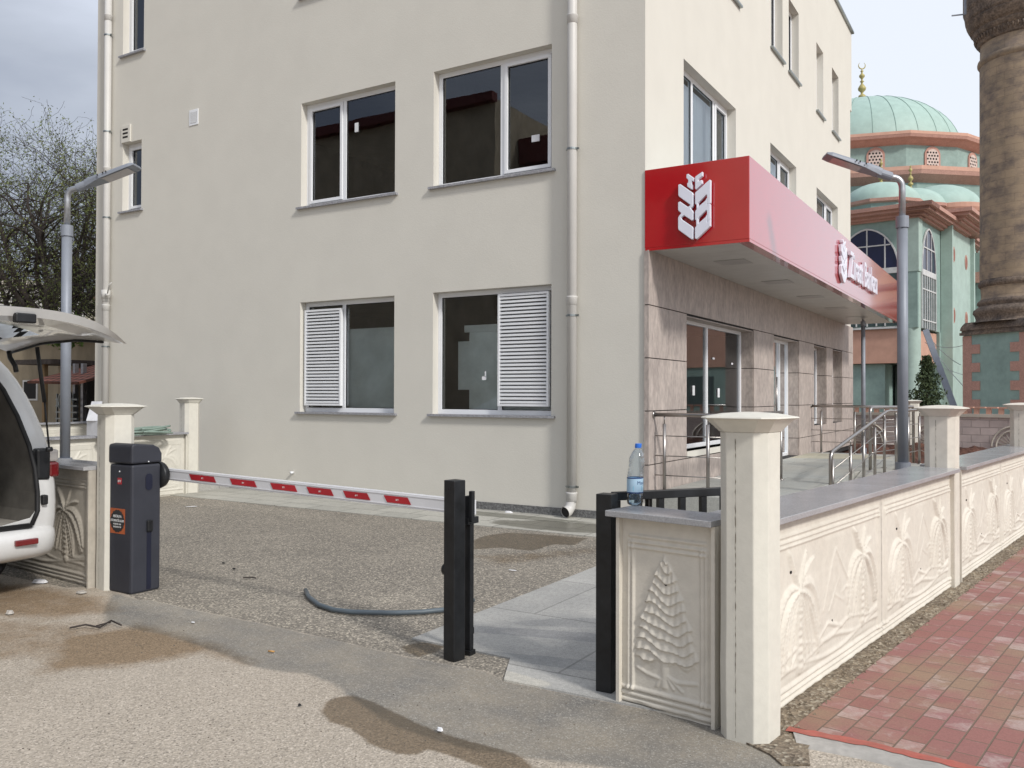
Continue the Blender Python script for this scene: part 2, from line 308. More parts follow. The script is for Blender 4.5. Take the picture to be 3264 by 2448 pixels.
c2 = N(t, 'ShaderNodeVectorMath', operation='MULTIPLY', i={0: c1.outputs[2], 1: br.outputs[0]})
t.links.new(c2.outputs[0], b.inputs['Base Color'])
bp = N(t, 'ShaderNodeBump', i={'Strength': .5, 'Distance': .02, 'Height': br.outputs['Fac']}); bp.invert = True; t.links.new(bp.outputs[0], b.inputs['Normal'])
minad = mat('minaret_dark_ring', (.085, .068, .06), .9, var=(2, .3), col2=(.24, .18, .135), fine=(12, .3))
# light block wall
def blockmat(name, col, L, H, jc, ang=0.0):
    M = bpy.data.materials.new(name); M.use_nodes = True; t = M.node_tree; b = t.nodes['Principled BSDF']; b.inputs['Roughness'].default_value = .9
    uv = N(t, 'ShaderNodeUVMap')
    br = N(t, 'ShaderNodeTexBrick', offset=.5, i={'Vector': uv.outputs[0], 'Scale': 1.0, 'Mortar Size': .012, 'Brick Width': L, 'Row Height': H, 'Mortar Smooth': .4,
           'Color1': (*[c*1.06 for c in col], 1), 'Color2': (*[c*.92 for c in col], 1), 'Mortar': (*[c*jc for c in col], 1)})
    g = N(t, 'ShaderNodeNewGeometry'); nz = N(t, 'ShaderNodeTexNoise', i={'Vector': g.outputs['Position'], 'Scale': 3.0, 'Detail': 6.0})
    k = N(t, 'ShaderNodeMapRange', i={0: nz.outputs[0], 1: .3, 2: .7, 3: .85, 4: 1.1})
    c = N(t, 'ShaderNodeVectorMath', operation='SCALE', i={0: br.outputs[0], 'Scale': k.outputs[0]})
    t.links.new(c.outputs[0], b.inputs['Base Color'])
    bp = N(t, 'ShaderNodeBump', i={'Strength': .7, 'Distance': .015, 'Height': br.outputs['Fac']}); bp.invert = True; t.links.new(bp.outputs[0], b.inputs['Normal'])
    return M
blockw = blockmat('block_wall', (.58, .50, .47), .42, .19, .78)
rooft = blockmat('roof_tiles', (.30, .115, .08), .22, .27, .25)
for n_t in rooft.node_tree.nodes:
    if n_t.type == 'TEX_BRICK': n_t.inputs['Mortar Size'].default_value = .045

# ------------------------------------------------------------------ mesh helpers
class MB:
    def __init__(s): s.v = []; s.f = []; s.uv = None
    def add(s, vs, fs):
        o = len(s.v); s.v += [tuple(map(float, q)) for q in vs]; s.f += [tuple(i+o for i in f) for f in fs]; return s
    def hexa(s, p):  # 8 points: bottom 4 ccw, top 4
        return s.add(p, [(0, 3, 2, 1), (4, 5, 6, 7), (0, 1, 5, 4), (1, 2, 6, 5), (2, 3, 7, 6), (3, 0, 4, 7)])
    def box(s, x0, x1, y0, y1, z0, z1):
        return s.hexa([(x0, y0, z0), (x1, y0, z0), (x1, y1, z0), (x0, y1, z0), (x0, y0, z1), (x1, y0, z1), (x1, y1, z1), (x0, y1, z1)])
    def fbox(s, F, a0, a1, z0, z1, d0, d1):
        return s.hexa([F(a0, z0, d1), F(a1, z0, d1), F(a1, z0, d0), F(a0, z0, d0), F(a0, z1, d1), F(a1, z1, d1), F(a1, z1, d0), F(a0, z1, d0)])
    def quad(s, a, b, c, d): return s.add([a, b, c, d], [(0, 1, 2, 3)])
    def tube(s, pts, r, n=10, cap=True, smoothr=None):
        pts = [Vector(p) for p in pts]; rs = r if isinstance(r, (list, tuple)) else [r]*len(pts)
        base = len(s.v); up = None
        for i, p in enumerate(pts):
            t = (pts[min(i+1, len(pts)-1)]-pts[max(i-1, 0)]).normalized()
            if up is None: up = t.orthogonal().normalized()
            up = (up - t*up.dot(t)).normalized(); w = t.cross(up)
            for k in range(n):
                a = 2*math.pi*k/n; q = p + (up*math.cos(a) + w*math.sin(a))*rs[i]; s.v.append(tuple(q))
        for i in range(len(pts)-1):
            for k in range(n):
                k2 = (k+1) % n; s.f.append((base+i*n+k, base+i*n+k2, base+(i+1)*n+k2, base+(i+1)*n+k))
        if cap:
            s.f.append(tuple(base+k for k in reversed(range(n)))); s.f.append(tuple(base+(len(pts)-1)*n+k for k in range(n)))
        return s
    def lathe(s, prof, c, n=24, a0=0.0, a1=2*math.pi, uvs=False):
        base = len(s.v); full = abs(a1-a0-2*math.pi) < 1e-6; m = n if full else n+1
        for r, z in prof:
            for k in range(m):
                a = a0+(a1-a0)*k/n; s.v.append((c[0]+r*math.cos(a), c[1]+r*math.sin(a), c[2]+z))
        for i in range(len(prof)-1):
            for k in range(n):
                k2 = (k+1) % m; s.f.append((base+i*m+k, base+i*m+k2, base+(i+1)*m+k2, base+(i+1)*m+k))
        return s
    def prism(s, poly, F, d0, d1):  # poly list (a,z); F mapping
        n = len(poly)
        area = sum(poly[i][0]*poly[(i+1) % n][1]-poly[(i+1) % n][0]*poly[i][1] for i in range(n))
        if area < 0: poly = poly[::-1]
        o = len(s.v)
        s.v += [tuple(F(a, z, d0)) for a, z in poly] + [tuple(F(a, z, d1)) for a, z in poly]
        s.f.append(tuple(o+i for i in range(n))); s.f.append(tuple(o+n+i for i in reversed(range(n))))
        for i in range(n): j = (i+1) % n; s.f.append((o+i, o+n+i, o+n+j, o+j))
        return s
    def build(s, name, m, parent=None, smooth=False, bevel=0, recalc=True, uvf=None, loc=None):
        me = bpy.data.meshes.new(name); vs = s.v
        if loc is not None: vs = [(x-loc[0], y-loc[1], z-loc[2]) for x, y, z in vs]
        me.from_pydata(vs, [], s.f)
        if recalc:
            import bmesh
            bm = bmesh.new(); bm.from_mesh(me); bmesh.ops.recalc_face_normals(bm, faces=bm.faces); bm.to_mesh(me); bm.free()
        if uvf:
            ul = me.uv_layers.new(name='UVMap')
            for lp in me.loops: ul.data[lp.index].uv = uvf(Vector(s.v[lp.vertex_index]))
        me.materials.append(m)
        if smooth:
            for p in me.polygons: p.use_smooth = True
        o = bpy.data.objects.new(name, me); COL.objects.link(o)
        if loc is not None: o.location = loc
        if parent is not None:
            o.parent = parent
            o.matrix_parent_inverse = parent_inv(parent)
        if bevel:
            bv = o.modifiers.new('bevel', 'BEVEL'); bv.width = bevel; bv.segments = 2; bv.limit_method = 'ANGLE'; bv.angle_limit = math.radians(40)
            if smooth is False and bevel > .004:
                for p in me.polygons: p.use_smooth = False
        return o
def wmat(o):
    mm = o.matrix_basis.copy()
    if o.parent: mm = wmat(o.parent) @ o.matrix_parent_inverse @ mm
    return mm
def parent_inv(p): return wmat(p).inverted()
def face(origin, axis, nin):
    o = Vector(origin); a = Vector(axis); n = Vector(nin)
    return lambda x, z, d: o + a*x + n*d + Vector((0, 0, z))
def tag(o, label, cat, group=None):
    o['label'] = label; o['category'] = cat
    if group: o['group'] = group
    return o
def thing(name, label, cat, loc=(0, 0, 0), group=None, rotz=0):
    o = bpy.data.objects.new(name, None); o.empty_display_size = .2; COL.objects.link(o); o.location = tuple(map(float, loc)); o.rotation_euler = (0, 0, rotz)
    return tag(o, label, cat, group)
def struct(o, kind='structure'): o['kind'] = kind; return o
def copy_tree(o, parent=None, off=None):
    c = o.copy(); COL.objects.link(c)
    if parent is not None: c.parent = parent
    for ch in [q for q in bpy.data.objects if q.parent == o]: copy_tree(ch, c)
    return c
def text(body, size, name, m, parent, F, a, z, d, extrude=.002, align='LEFT', bold=0.0, sx=1.0, ax=None):
    cu = bpy.data.curves.new(name, 'FONT'); cu.body = body; cu.size = size; cu.extrude = extrude; cu.align_x = align; cu.offset = bold; cu.resolution_u = 3
    to = bpy.data.objects.new(name+'_tmp', cu); COL.objects.link(to); bpy.context.view_layer.update()
    me = bpy.data.meshes.new_from_object(to.evaluated_get(bpy.context.evaluated_depsgraph_get())); bpy.data.objects.remove(to)
    mb = MB()
    for v in me.vertices: mb.v.append(tuple(F(a+v.co.x*sx, z+v.co.y, d-v.co.z)))
    for p in me.polygons: mb.f.append(tuple(p.vertices))
    return mb.build(name, m, parent, recalc=True)
def holed(mb, F, a0, a1, z0, z1, holes, depth, d=0.0, extra_a=(), extra_z=()):
    A = sorted({a0, a1, *extra_a, *[h[0] for h in holes], *[h[1] for h in holes]}); Z = sorted({z0, z1, *extra_z, *[h[2] for h in holes], *[h[3] for h in holes]})
    A = [a for a in A if a0 <= a <= a1]; Z = [z for z in Z if z0 <= z <= z1]
    for i in range(len(A)-1):
        for j in range(len(Z)-1):
            ca, cz = (A[i]+A[i+1])/2, (Z[j]+Z[j+1])/2
            if any(h[0] < ca < h[1] and h[2] < cz < h[3] for h in holes): continue
            mb.quad(F(A[i], Z[j], d), F(A[i+1], Z[j], d), F(A[i+1], Z[j+1], d), F(A[i], Z[j+1], d))
    for h in holes:
        p = [(h[0], h[2]), (h[1], h[2]), (h[1], h[3]), (h[0], h[3])]
        for k in range(4):
            (a, z), (c, w) = p[k], p[(k+1) % 4]
            mb.quad(F(a, z, d), F(c, w, d), F(c, w, d+depth), F(a, z, d+depth))
# ------------------------------------------------------------------ constants
YF, XC, XS = 9.68, -4.0, -3.94
FF = face((0, YF, 0), (1, 0, 0), (0, 1, 0))      # front facade: a = X
FS = face((XC, 0, 0), (0, 1, 0), (-1, 0, 0))     # side facade: a = Y
FC = face((XS, 0, 0), (0, 1, 0), (-1, 0, 0))     # stone face
FY = lambda x, y, d=.14: float(PY(x, y, YF+d)[0])
c4x = lambda x: 900+x/1.3272
# ------------------------------------------------------------------ ground
def poly_sheet(name, pts, z, m, kind='structure'):
    n = len(pts); mb = MB(); mb.add([(p[0], p[1], z) for p in pts]+[(p[0], p[1], -.012) for p in pts], [tuple(range(n))]+[(i, (i+1) % n, n+(i+1) % n, n+i) for i in range(n)])
    return struct(mb.build(name, m), kind)
def jag(a, b, n, amp):
    out = []
    for i in range(n):
        t = i/n; q = Vector(a).lerp(Vector(b), t); out.append((q.x+random.uniform(-amp, amp), q.y+random.uniform(-amp, amp)))
    return out
mb = MB(); R_ = 1500
mb.add([(-R_, -R_, -.014), (R_, -R_, -.014), (R_, R_, -.014), (-R_, R_, -.014)], [(0, 1, 2, 3)])
struct(mb.build('ground', gravel_bg))
def gp(*pts): return [tuple(G(*P(x, y))[:2]) for x, y in pts]
def kq(*pts): return [tuple(G(300+x/1.8433, 1800+y/1.8433)[:2]) for x, y in pts]
def pdist(poly, X, Y):
    """signed distance to a polygon, positive inside"""
    poly = np.array(poly, float); n = len(poly); D_ = np.full(X.shape, 1e9); ins = np.zeros(X.shape, bool)
    for i in range(n):
        ax, ay = poly[i]; cx, cy = poly[(i+1) % n]; dx, dy = cx-ax, cy-ay
        t_ = np.clip(((X-ax)*dx+(Y-ay)*dy)/(dx*dx+dy*dy+1e-12), 0, 1); D_ = np.minimum(D_, np.hypot(X-ax-t_*dx, Y-ay-t_*dy))
        c = ((ay > Y) != (cy > Y)); xi = ax+(Y-ay)*(dx)/(dy if abs(dy) > 1e-9 else 1e-9); ins ^= c & (X < xi)
    return np.where(ins, D_, -D_)
gx, gy = np.linspace(-16.0, .6, 560), np.concatenate([np.linspace(-3, 1.2, 12), np.linspace(1.25, 4.6, 150), np.linspace(4.65, 8.9, 110)])
GX, GY = np.meshgrid(gx, gy)
soft = lambda d, w_: np.clip(.5+d/w_, 0, 1)
upper = [(-17, 4.0), (-6.6, 4.02)]+gp((232, 1268), (300, 1296))+kq((330, 208), (550, 258), (1050, 360), (1450, 452), (1850, 545))+[(-2.62, 4.05), (-2.43, 3.96), (-.9, 3.99)]
lower = kq((60, 330), (250, 380), (420, 412), (600, 472), (760, 530), (900, 592), (1080, 632), (1250, 645), (1400, 700), (1480, 760), (1600, 850), (1750, 950), (1950, 1020), (2212, 1090))+gp((1650, 1700), (1900, 1790))
apron_poly = upper[2:]+[(-.86, 3.75), (-.5, 2.2)]+lower[::-1]
yard_poly = upper+[(-.9, 8.9), (-17, 9.2)]
A_ = soft(pdist(apron_poly, GX, GY), .16)*np.clip((GX+6.75)/1.0, 0, 1); Y_ = soft(pdist(yard_poly, GX, GY), .05); Y_ = np.where(GY > 4.7, 1.0, Y_)
wets = [kq((1345, 870), (1360, 815), (1420, 785), (1520, 772), (1620, 800), (1760, 868), (1900, 930), (2010, 985), (2212, 1035), (2480, 1110), (2600, 1200), (2330, 1215), (2212, 1175), (2100, 1125), (1960, 1085), (1870, 1120), (1750, 1108), (1620, 1055), (1500, 965), (1380, 925)),
        gp((868, 1398), (900, 1389), (948, 1387), (962, 1393), (940, 1410), (905, 1420), (875, 1410)),
        gp((1022, 1168), (1050, 1157), (1100, 1151), (1180, 1156), (1268, 1163), (1240, 1178), (1195, 1176), (1150, 1190), (1085, 1183), (1025, 1187))]
W_ = np.zeros(GX.shape)
for w_ in wets: W_ = np.maximum(W_, soft(pdist(w_, GX, GY), .14))
M_ = np.zeros(GX.shape)
for w_, q_ in ((kq((-300, 640), (0, 605), (200, 588), (330, 572), (520, 540), (640, 505), (760, 545), (900, 585), (860, 555), (760, 500), (640, 455), (430, 400), (250, 350), (100, 385), (-200, 420)), 1.0),
               (gp((60, 1262), (140, 1275), (230, 1290), (260, 1320), (120, 1340), (-60, 1330), (-100, 1270)), .75), (gp((-100, 1330), (260, 1350), (330, 1400), (-100, 1440)), .55), (gp((1000, 1200), (1180, 1190), (1290, 1180), (1290, 1195), (1080, 1225)), .55)):
    M_ = np.maximum(M_, q_*soft(pdist(w_, GX, GY), .30))
L_ = np.zeros(GX.shape)
for w_, q_ in ((gp((790, 1290), (900, 1278), (925, 1285), (820, 1310)), .9), (gp((690, 1352), (760, 1340), (800, 1350), (720, 1368)), .8), (gp((150, 1278), (345, 1283), (520, 1335), (420, 1340), (250, 1310)), .75), (gp((1180, 1540), (1280, 1530), (1400, 1580), (1250, 1600)), .7),
               (gp((350, 1230), (700, 1290), (940, 1400), (760, 1385), (440, 1330)), .42), (gp((350, 1060), (420, 1072), (760, 1118), (700, 1125), (380, 1090)), .5)):
    L_ = np.maximum(L_, q_*soft(pdist(w_, GX, GY), .25))
nyg, nxg = GX.shape; idx = np.arange(nyg*nxg).reshape(nyg, nxg)
quads = np.stack([idx[:-1, :-1], idx[:-1, 1:], idx[1:, 1:], idx[1:, :-1]], -1).reshape(-1, 4)
def qa(F_): return (F_[:-1, :-1]+F_[1:, 1:]).ravel()/2
isy, isa = qa(Y_) > .5, qa(A_) > .5
for nm, sel in (('road', ~isy & ~isa), ('concrete_apron', isa & ~isy), ('yard', isy)):
    q_ = quads[sel]; used, inv = np.unique(q_, return_inverse=True); inv = inv.reshape(-1, 4)
    co = np.stack([GX.ravel()[used], GY.ravel()[used], .002+.0025*np.sin(GX.ravel()[used]*2.3)*np.sin(GY.ravel()[used]*3.1)], 1)
    me = bpy.data.meshes.new(nm); me.from_pydata(co.tolist(), [], inv.tolist())
    for an, chans in (('kinds', (A_, Y_, Y_*0)), ('stains', (W_, M_, L_))):
        at_ = me.color_attributes.new(an, 'FLOAT_COLOR', 'POINT'); at_.data.foreach_set('color', np.stack([c_.ravel()[used] for c_ in chans]+[np.ones(len(used))], 1).astype(np.float32).ravel())
    me.polygons.foreach_set('use_smooth', [True]*len(me.polygons)); me.materials.append(surf)
    o = bpy.data.objects.new(nm, me); COL.objects.link(o); struct(o)
poly_sheet('walkway', [(-3.36, 4.32), (-2.62, 4.30), (-2.45, 3.955), (-1.25, 3.98), (-.50, 9.72), (-3.36, 9.72)], .012, slab_m)
poly_sheet('tile_strip', [(-16, 8.5), (-3.36, 8.45), (-3.36, 9.70), (-16, 9.70)], .012, tile_m)
# soil strip + brick pavement + kerb
def wx(y): return -1.074+.1436*(y-4.0)
sp = []
for i in range(60):
    y = 3.8+i*.2; sp.append((wx(y)+.10+.02*math.sin(i*1.7)+.015*random.random()-.02, y))
poly_sheet('soil_strip', [(wx(3.8)-.05, 3.84), (-.97, 3.74), (-.90, 3.66), (-.80, 3.72)]+[(wx(y)+.24, y) for y in [3.9+i*.5 for i in range(24)]]+[(wx(16)-.2, 16)], .012, soil_m)
bx = lambda y: -.957+.1436*(y-4.09)
poly_sheet('brick_pavement', [(bx(4.09), 4.09), (-.637, 4.055), (-.3, 4.03), (4, 3.75), (8, 3.6), (8, 26), (bx(26), 26)], .016, brickm)
kp = [(-.945, 4.035), (-.63, 4.045), (-.33, 4.015), (.6, 3.95), (4, 3.72), (8, 3.57)]
kerbm = mat('kerb_concrete', (.37, .35, .325), .85, var=(4, .12), bump=(60, .3, .004), fine=(30, .08))
mb = MB()
ks = [(0, .006), (-.006, .020), (-.07, .019), (-.11, .014), (-.16, -.006), (-.20, -.012)]
vs = []; fs = []
for i, (x, y) in enumerate(kp):
    for k, (dy, z) in enumerate(ks): vs.append((x+(.075*(-dy)/.2+.0 if i == 0 else 0), y+dy, z))
for i in range(len(kp)-1):
    for k in range(len(ks)-1): a = i*len(ks)+k; fs.append((a, a+len(ks), a+len(ks)+1, a+1))
mb.add(vs, fs); mb.add([vs[k] for k in range(len(ks))]+[(vs[0][0], vs[0][1]-.0, -.012)], [tuple(range(len(ks)+1))])
struct(mb.build('kerb', kerbm, smooth=False))
redline = mat('red_paint', (.42, .10, .075), .8, var=(8, .3), col2=(.34, .12, .09), bump=(50, .3, .004), fine=(20, .1))
mb = MB(); vs = []; fs = []; rp_ = random.Random(9); nk = 120
for i in range(nk+1):
    x = -.97+4.5*i/nk; y = float(np.interp(x, [p_[0] for p_ in kp], [p_[1] for p_ in kp])); vs += [(x, y+.045+rp_.uniform(-.008, .008), .0185), (x, y-.002, .0235), (x, y-.026+rp_.uniform(-.009, .006), .0225)]
for i in range(nk):
    for k in range(2): a = i*3+k; fs.append((a, a+1, a+4, a+3))
mb.add(vs, fs); struct(mb.build('painted_line', redline))
# tufts / crumbs along the wall foot as stuff
mb = MB()
for i in range(900):
    y = random.uniform(4.0, 13); x = wx(y)+random.uniform(.0, .13); s_ = random.uniform(.004, .014)
    mb.add([(x-s_, y-s_, .012), (x+s_, y-s_, .012), (x, y+s_, .012), (x, y, .012+s_*1.1)], [(0, 1, 3), (1, 2, 3), (2, 0, 3)])
struct(mb.build('gravel', soil_m), 'stuff')
# distant hills
mb = MB(); hp = []
for i in range(80):
    a = math.radians(30+i*1.6); r = 900; x, y = -r*math.sin(a), r*math.cos(a)
    h = 55+32*math.sin(i*.21+1)+14*math.sin(i*.53)+7*math.sin(i*1.3)
    hp.append((x, y, h))
n_ = len(hp)
mb.add([(x, y, -5) for x, y, h in hp]+[(x, y, h) for x, y, h in hp]+[(x*1.4, y*1.4, -5) for x, y, h in hp], [(i, i+1, n_+i+1, n_+i) for i in range(n_-1)]+[(n_+i, n_+i+1, 2*n_+i+1, 2*n_+i) for i in range(n_-1)])
struct(mb.build('hills', hill_m, smooth=True))
# ------------------------------------------------------------------ bank building
bank = thing('bank_building', 'cream rendered three storey bank building with a red canopy and stone ground floor', 'building', (-9.5, 16.5, 0))
BX0, BX1, BY1, ZT = -15.04, XC, 23.4, 11.0
fh = [(-7.18, -5.29, 4.46, 6.09), (-9.74, -7.87, 4.46, 6.09), (-7.18, -5.29, 1.28, 2.98), (-9.74, -7.87, 1.28, 2.98), (-14.25, -13.70, 4.88, 6.14),
      (-14.27, -13.66, 7.75, 9.25), (-7.18, -5.29, 7.75, 9.35), (-9.74, -7.87, 7.75, 9.35)]
sh = [(11.02, 13.40, 4.48, 6.09), (15.49, 17.46, 4.48, 6.09), (19.34, 21.72, 4.48, 6.09), (15.55, 16.38, 7.83, 9.25), (16.86, 17.69, 7.82, 9.25),
      (19.35, 20.06, 7.77, 9.27), (21.05, 21.84, 7.77, 9.28), (11.05, 13.55, 7.80, 9.25)]
wm = MB()
holed(wm, FF, BX0, BX1, 0, ZT, fh, .19)
holed(wm, FS, YF, BY1, 3.27, ZT, sh, .19)
FB = face((0, BY1, 0), (-1, 0, 0), (0, -1, 0)); holed(wm, FB, -BX1, -BX0, 0, ZT, [], .1)
FL = face((BX0, 0, 0), (0, -1, 0), (1, 0, 0)); holed(wm, FL, -BY1, -YF, 0, ZT, [], .1)
wm.box(-4.30, XC, BY1+.002, BY1+.20, 8.95, ZT); wm.box(-15, -4.3, BY1+.002, BY1+.20, 8.95, ZT)
wm.build('wall', stucco, bank)
rf = MB(); rf.box(BX0+.02, BX1-.02, YF+.02, BY1-.02, ZT-.3, ZT-.1); rf.build('roof', inter, bank)
cp = MB(); cp.box(XC-.2, XC+.06, YF-.06, BY1+.26, ZT, ZT+.05); cp.box(BX0-.06, XC-.2, YF-.06, YF+.2, ZT, ZT+.05); cp.box(BX0-.06, BX0+.2, YF+.2, BY1+.26, ZT, ZT+.05); cp.box(BX0+.2, XC-.2, BY1, BY1+.26, ZT, ZT+.05)
cp.build('roof_coping', clampm, bank)
fl = MB()
for z in (.3, 3.3, 6.6): fl.box(BX0+.05, BX1-.05, YF+.2, BY1-.05, z-.1, z)
fl.box(-12.2, -12.1, YF+.2, BY1-.1, .3, 10.6); fl.box(BX0+.1, BX1-.1, 15, 15.1, 3.4, 10.6); fl.box(-7.6, -7.5, YF+.2, 14.9, .3, 10.6)
fl.build('floor_slab', inter, bank)
pt = MB(); pt.box(-9.5, -7.9, 9.915, 9.95, .3, 2.55); pt.box(-9.5, -7.9, 9.905, 9.914, 2.42, 2.47)
pt.box(-6.72, -5.2, 9.915, 9.95, .3, 2.42); pt.box(-6.92, -6.73, 9.93, 9.96, 1.62, 2.30); pt.box(-6.80, -5.2, 9.905, 9.94, 2.423, 2.52)
pt.build('partition', partm, bank)
sk = MB(); sk.box(-13.6, XC+.0, YF-.018, YF, .012, .11); sk.build('skirting', skirt_m, bank)

def fwin(F, a0, a1, z0, z1, panes, rec=.125, fr=.065, sill=True, stickers=(), louvre=None, sillm=None):
    """panes: list of (a_start, a_end, opening?) in facade coordinates inside the reveal"""
    f = MB(); d0, d1 = rec, rec+.055
    f.fbox(F, a0, a1, z0, z0+fr, d0, d1); f.fbox(F, a0, a1, z1-fr, z1, d0, d1)
    ed = [a0]+[p[1] for p in panes]
    for i, e_ in enumerate(ed):
        lo, hi = (e_, e_+fr) if i == 0 else ((e_-fr, e_) if i == len(ed)-1 else (e_-fr/2, e_+fr/2))
        f.fbox(F, lo, hi, z0+fr, z1-fr, d0, d1)
    w = f.build('window', white_pvc, bank, bevel=.004)
    for i, (p0, p1, op) in enumerate(panes):
        lo = p0+(fr if i == 0 else fr/2); hi = p1-(fr if i == len(panes)-1 else fr/2)
        zz0, zz1 = z0+fr, z1-fr
        if op:
            s_ = MB(); q = .048; g_ = .004; A0, A1, Z0, Z1 = lo+g_, hi-g_, zz0+g_, zz1-g_
            s_.fbox(F, A0, A1, Z0, Z0+q, d0-.018, d1-.01); s_.fbox(F, A0, A1, Z1-q, Z1, d0-.018, d1-.01)
            s_.fbox(F, A0, A0+q, Z0+q, Z1-q, d0-.018, d1-.01); s_.fbox(F, A1-q, A1, Z0+q, Z1-q, d0-.018, d1-.01)
            s_.build('sash', white_pvc, w, bevel=.004); lo, hi, zz0, zz1 = A0+q, A1-q, Z0+q, Z1-q
        g_ = MB(); g_.fbox(F, lo, hi, zz0, zz1, d0+.02, d0+.026)
        gg = MB()
        for (b0, b1, c0, c1) in ((lo, lo+.007, zz0, zz1), (hi-.007, hi, zz0, zz1), (lo+.007, hi-.007, zz0, zz0+.007), (lo+.007, hi-.007, zz1-.007, zz1)):
            gg.fbox(F, b0, b1, c0, c1, d0+.012, d0+.02)
        gg.build('gasket', rubber, w)
        mb_ = MB(); mb_.quad(F(lo, zz0, d0+.022), F(hi, zz0, d0+.022), F(hi, zz1, d0+.022), F(lo, zz1, d0+.022)); mb_.build('pane', glass, w)
    if sill:
        s_ = MB(); s_.fbox(F, a0-.06, a1+.06, z0-.03, z0+.001, -.055, rec+.04); s_.build('sill', sillm or granite, w)
    for (sa, sz, sw, shh) in stickers:
        s_ = MB(); s_.fbox(F, sa, sa+sw, sz, sz+shh, d0+.014, d0+.018); s_.build('sticker', paper, w)
    if louvre:
        l0, l1, lz0, lz1, n = louvre
        s_ = MB(); q = .03
        s_.fbox(F, l0, l1, lz0, lz0+q, d0-.075, d0-.02); s_.fbox(F, l0, l1, lz1-q, lz1, d0-.075, d0-.02)
        s_.fbox(F, l0, l0+q, lz0+q, lz1-q, d0-.075, d0-.02); s_.fbox(F, l1-q, l1, lz0+q, lz1-q, d0-.075, d0-.02)
        st = (lz1-lz0-2*q)/n
        for k in range(n):
            za = lz0+q+st*(k+.15)
            s_.hexa([F(l0+q, za, d0-.07), F(l1-q, za, d0-.07), F(l1-q, za+.014, d0-.035), F(l0+q, za+.014, d0-.035),
                     F(l0+q, za+.024, d0-.07), F(l1-q, za+.024, d0-.07), F(l1-q, za+.038, d0-.035), F(l0+q, za+.038, d0-.035)])
        s_.build('louvre', white_pvc, w)
        s_ = MB(); s_.fbox(F, l0+.02, l1-.02, lz0+.02, lz1-.02, d0-.018, d0-.014); s_.build('backing', inter, w)
    return w
m1 = FY(c4x(934), 400); m2 = FY(c4x(267), 500); m3 = FY(c4x(922), 1300); m4 = FY(c4x(262), 1300)
fwin(FF, *fh[0], [(-7.18, m1, 0), (m1, -5.29, 1)], stickers=[(FY(c4x(1056), 440, .15), float(PY(c4x(1056), 100+470/1.3272, YF+.15)[2]), .12, .09)])
fwin(FF, *fh[1], [(-9.74, m2, 1), (m2, -7.87, 0)], stickers=[(FY(c4x(308), 440, .15), float(PY(c4x(308), 100+428/1.3272, YF+.15)[2]), .07, .14)])
fwin(FF, *fh[2], [(-7.18, m3, 0), (m3, -5.29, 0)], louvre=(m3+.01, -5.36, 1.40, 2.90, 29), stickers=[(FY(c4x(846), 1200, .15), float(PY(c4x(846), 100+1475/1.3272, YF+.15)[2]), .07, .05), (FY(c4x(858), 1200, .15), float(PY(c4x(858), 100+1462/1.3272, YF+.15)[2]), .02, .08)])
fwin(FF, *fh[3], [(-9.74, m4, 0), (m4, -7.87, 0)], louvre=(-9.70, m4+.0, 1.38, 2.86, 28))
fwin(FF, *fh[4], [(-14.25, -13.70, 1)])
fwin(FF, *fh[5], [(-14.27, -13.66, 1)])
fwin(FF, *fh[6], [(-7.18, m1, 0), (m1, -5.29, 1)]); fwin(FF, *fh[7], [(-9.74, m2, 1), (m2, -7.87, 0)])
fwin(FS, *sh[0], [(11.02, 11.75, 0), (11.75, 12.72, 0), (12.72, 13.40, 1)], rec=.14)
fwin(FS, *sh[1], [(15.49, 16.6, 0), (16.6, 17.46, 1)], rec=.14); fwin(FS, *sh[2], [(19.34, 20.0, 0), (20.0, 20.9, 0), (20.9, 21.72, 1)], rec=.14)
for h in sh[3:]:
    fwin(FS, *h, [(h[0], h[1], 0)], rec=.14, sillm=clampm)
for h in sh[:3]:
    bl_ = MB(); bl_.fbox(FS, h[0]+.03, h[1]-.03, h[2]+.03, h[3]-.03, .30, .31); bl_.build('blind', mat('blind', (.78, .86, .92), .8, var=(6, .04), stretch=(1, 3, .2)), bank)
# stone-clad ground floor on the side: panels with open joints over a dark backing
oh = [(10.97, 14.20, .80, 2.62), (15.48, 17.41, .37, 2.62), (18.77, 20.05, .92, 2.62), (20.75, 21.89, .92, 2.62)]
bk = MB(); holed(bk, FC, YF+.01, BY1-.06, .2, 3.29, oh, .2, d=.02); bk.build('cladding_backing', dark, bank)
cl = MB(); zs = [.30, .71, 1.36, 2.00, 2.64, 3.30]; gp = .006
ys = [YF-.03, 10.30, 10.97, 11.7, 12.5, 13.4, 14.2, 14.85, 15.48, 16.4, 17.41, 18.1, 18.77, 19.4, 20.05, 20.75, 21.3, 21.89, 22.6, BY1-.04]
for i in range(len(ys)-1):
    for j in range(len(zs)-1):
        a0, a1, z0, z1 = ys[i]+.0008, ys[i+1]-.0008, zs[j]+gp, zs[j+1]-(gp if j < 4 else 0)
        ca = (a0+a1)/2; h = next((h for h in oh if h[0] < ca < h[1]), None)
        if h:
            if z0 >= h[3]-.03: pass
            elif z1 <= h[2]+.01: pass
            elif z0 < h[2] < z1: z1 = h[2]-.001
            else: continue
        cl.fbox(FC, a0, a1, z0, z1, 0, .018)
for h in oh:  # reveals
    for j in range(len(zs)-2):
        z0, z1 = max(zs[j]+gp, h[2]), min(zs[j+1]-gp, h[3])
        if z1 <= z0: continue
        cl.fbox(FC, h[0]+.001, h[0]+.014, z0, z1, .0185, .209); cl.fbox(FC, h[1]-.014, h[1]-.001, z0, z1, .0185, .209)
    cl.fbox(FC, h[0], h[1], 2.606, 2.619, .0185, .209)
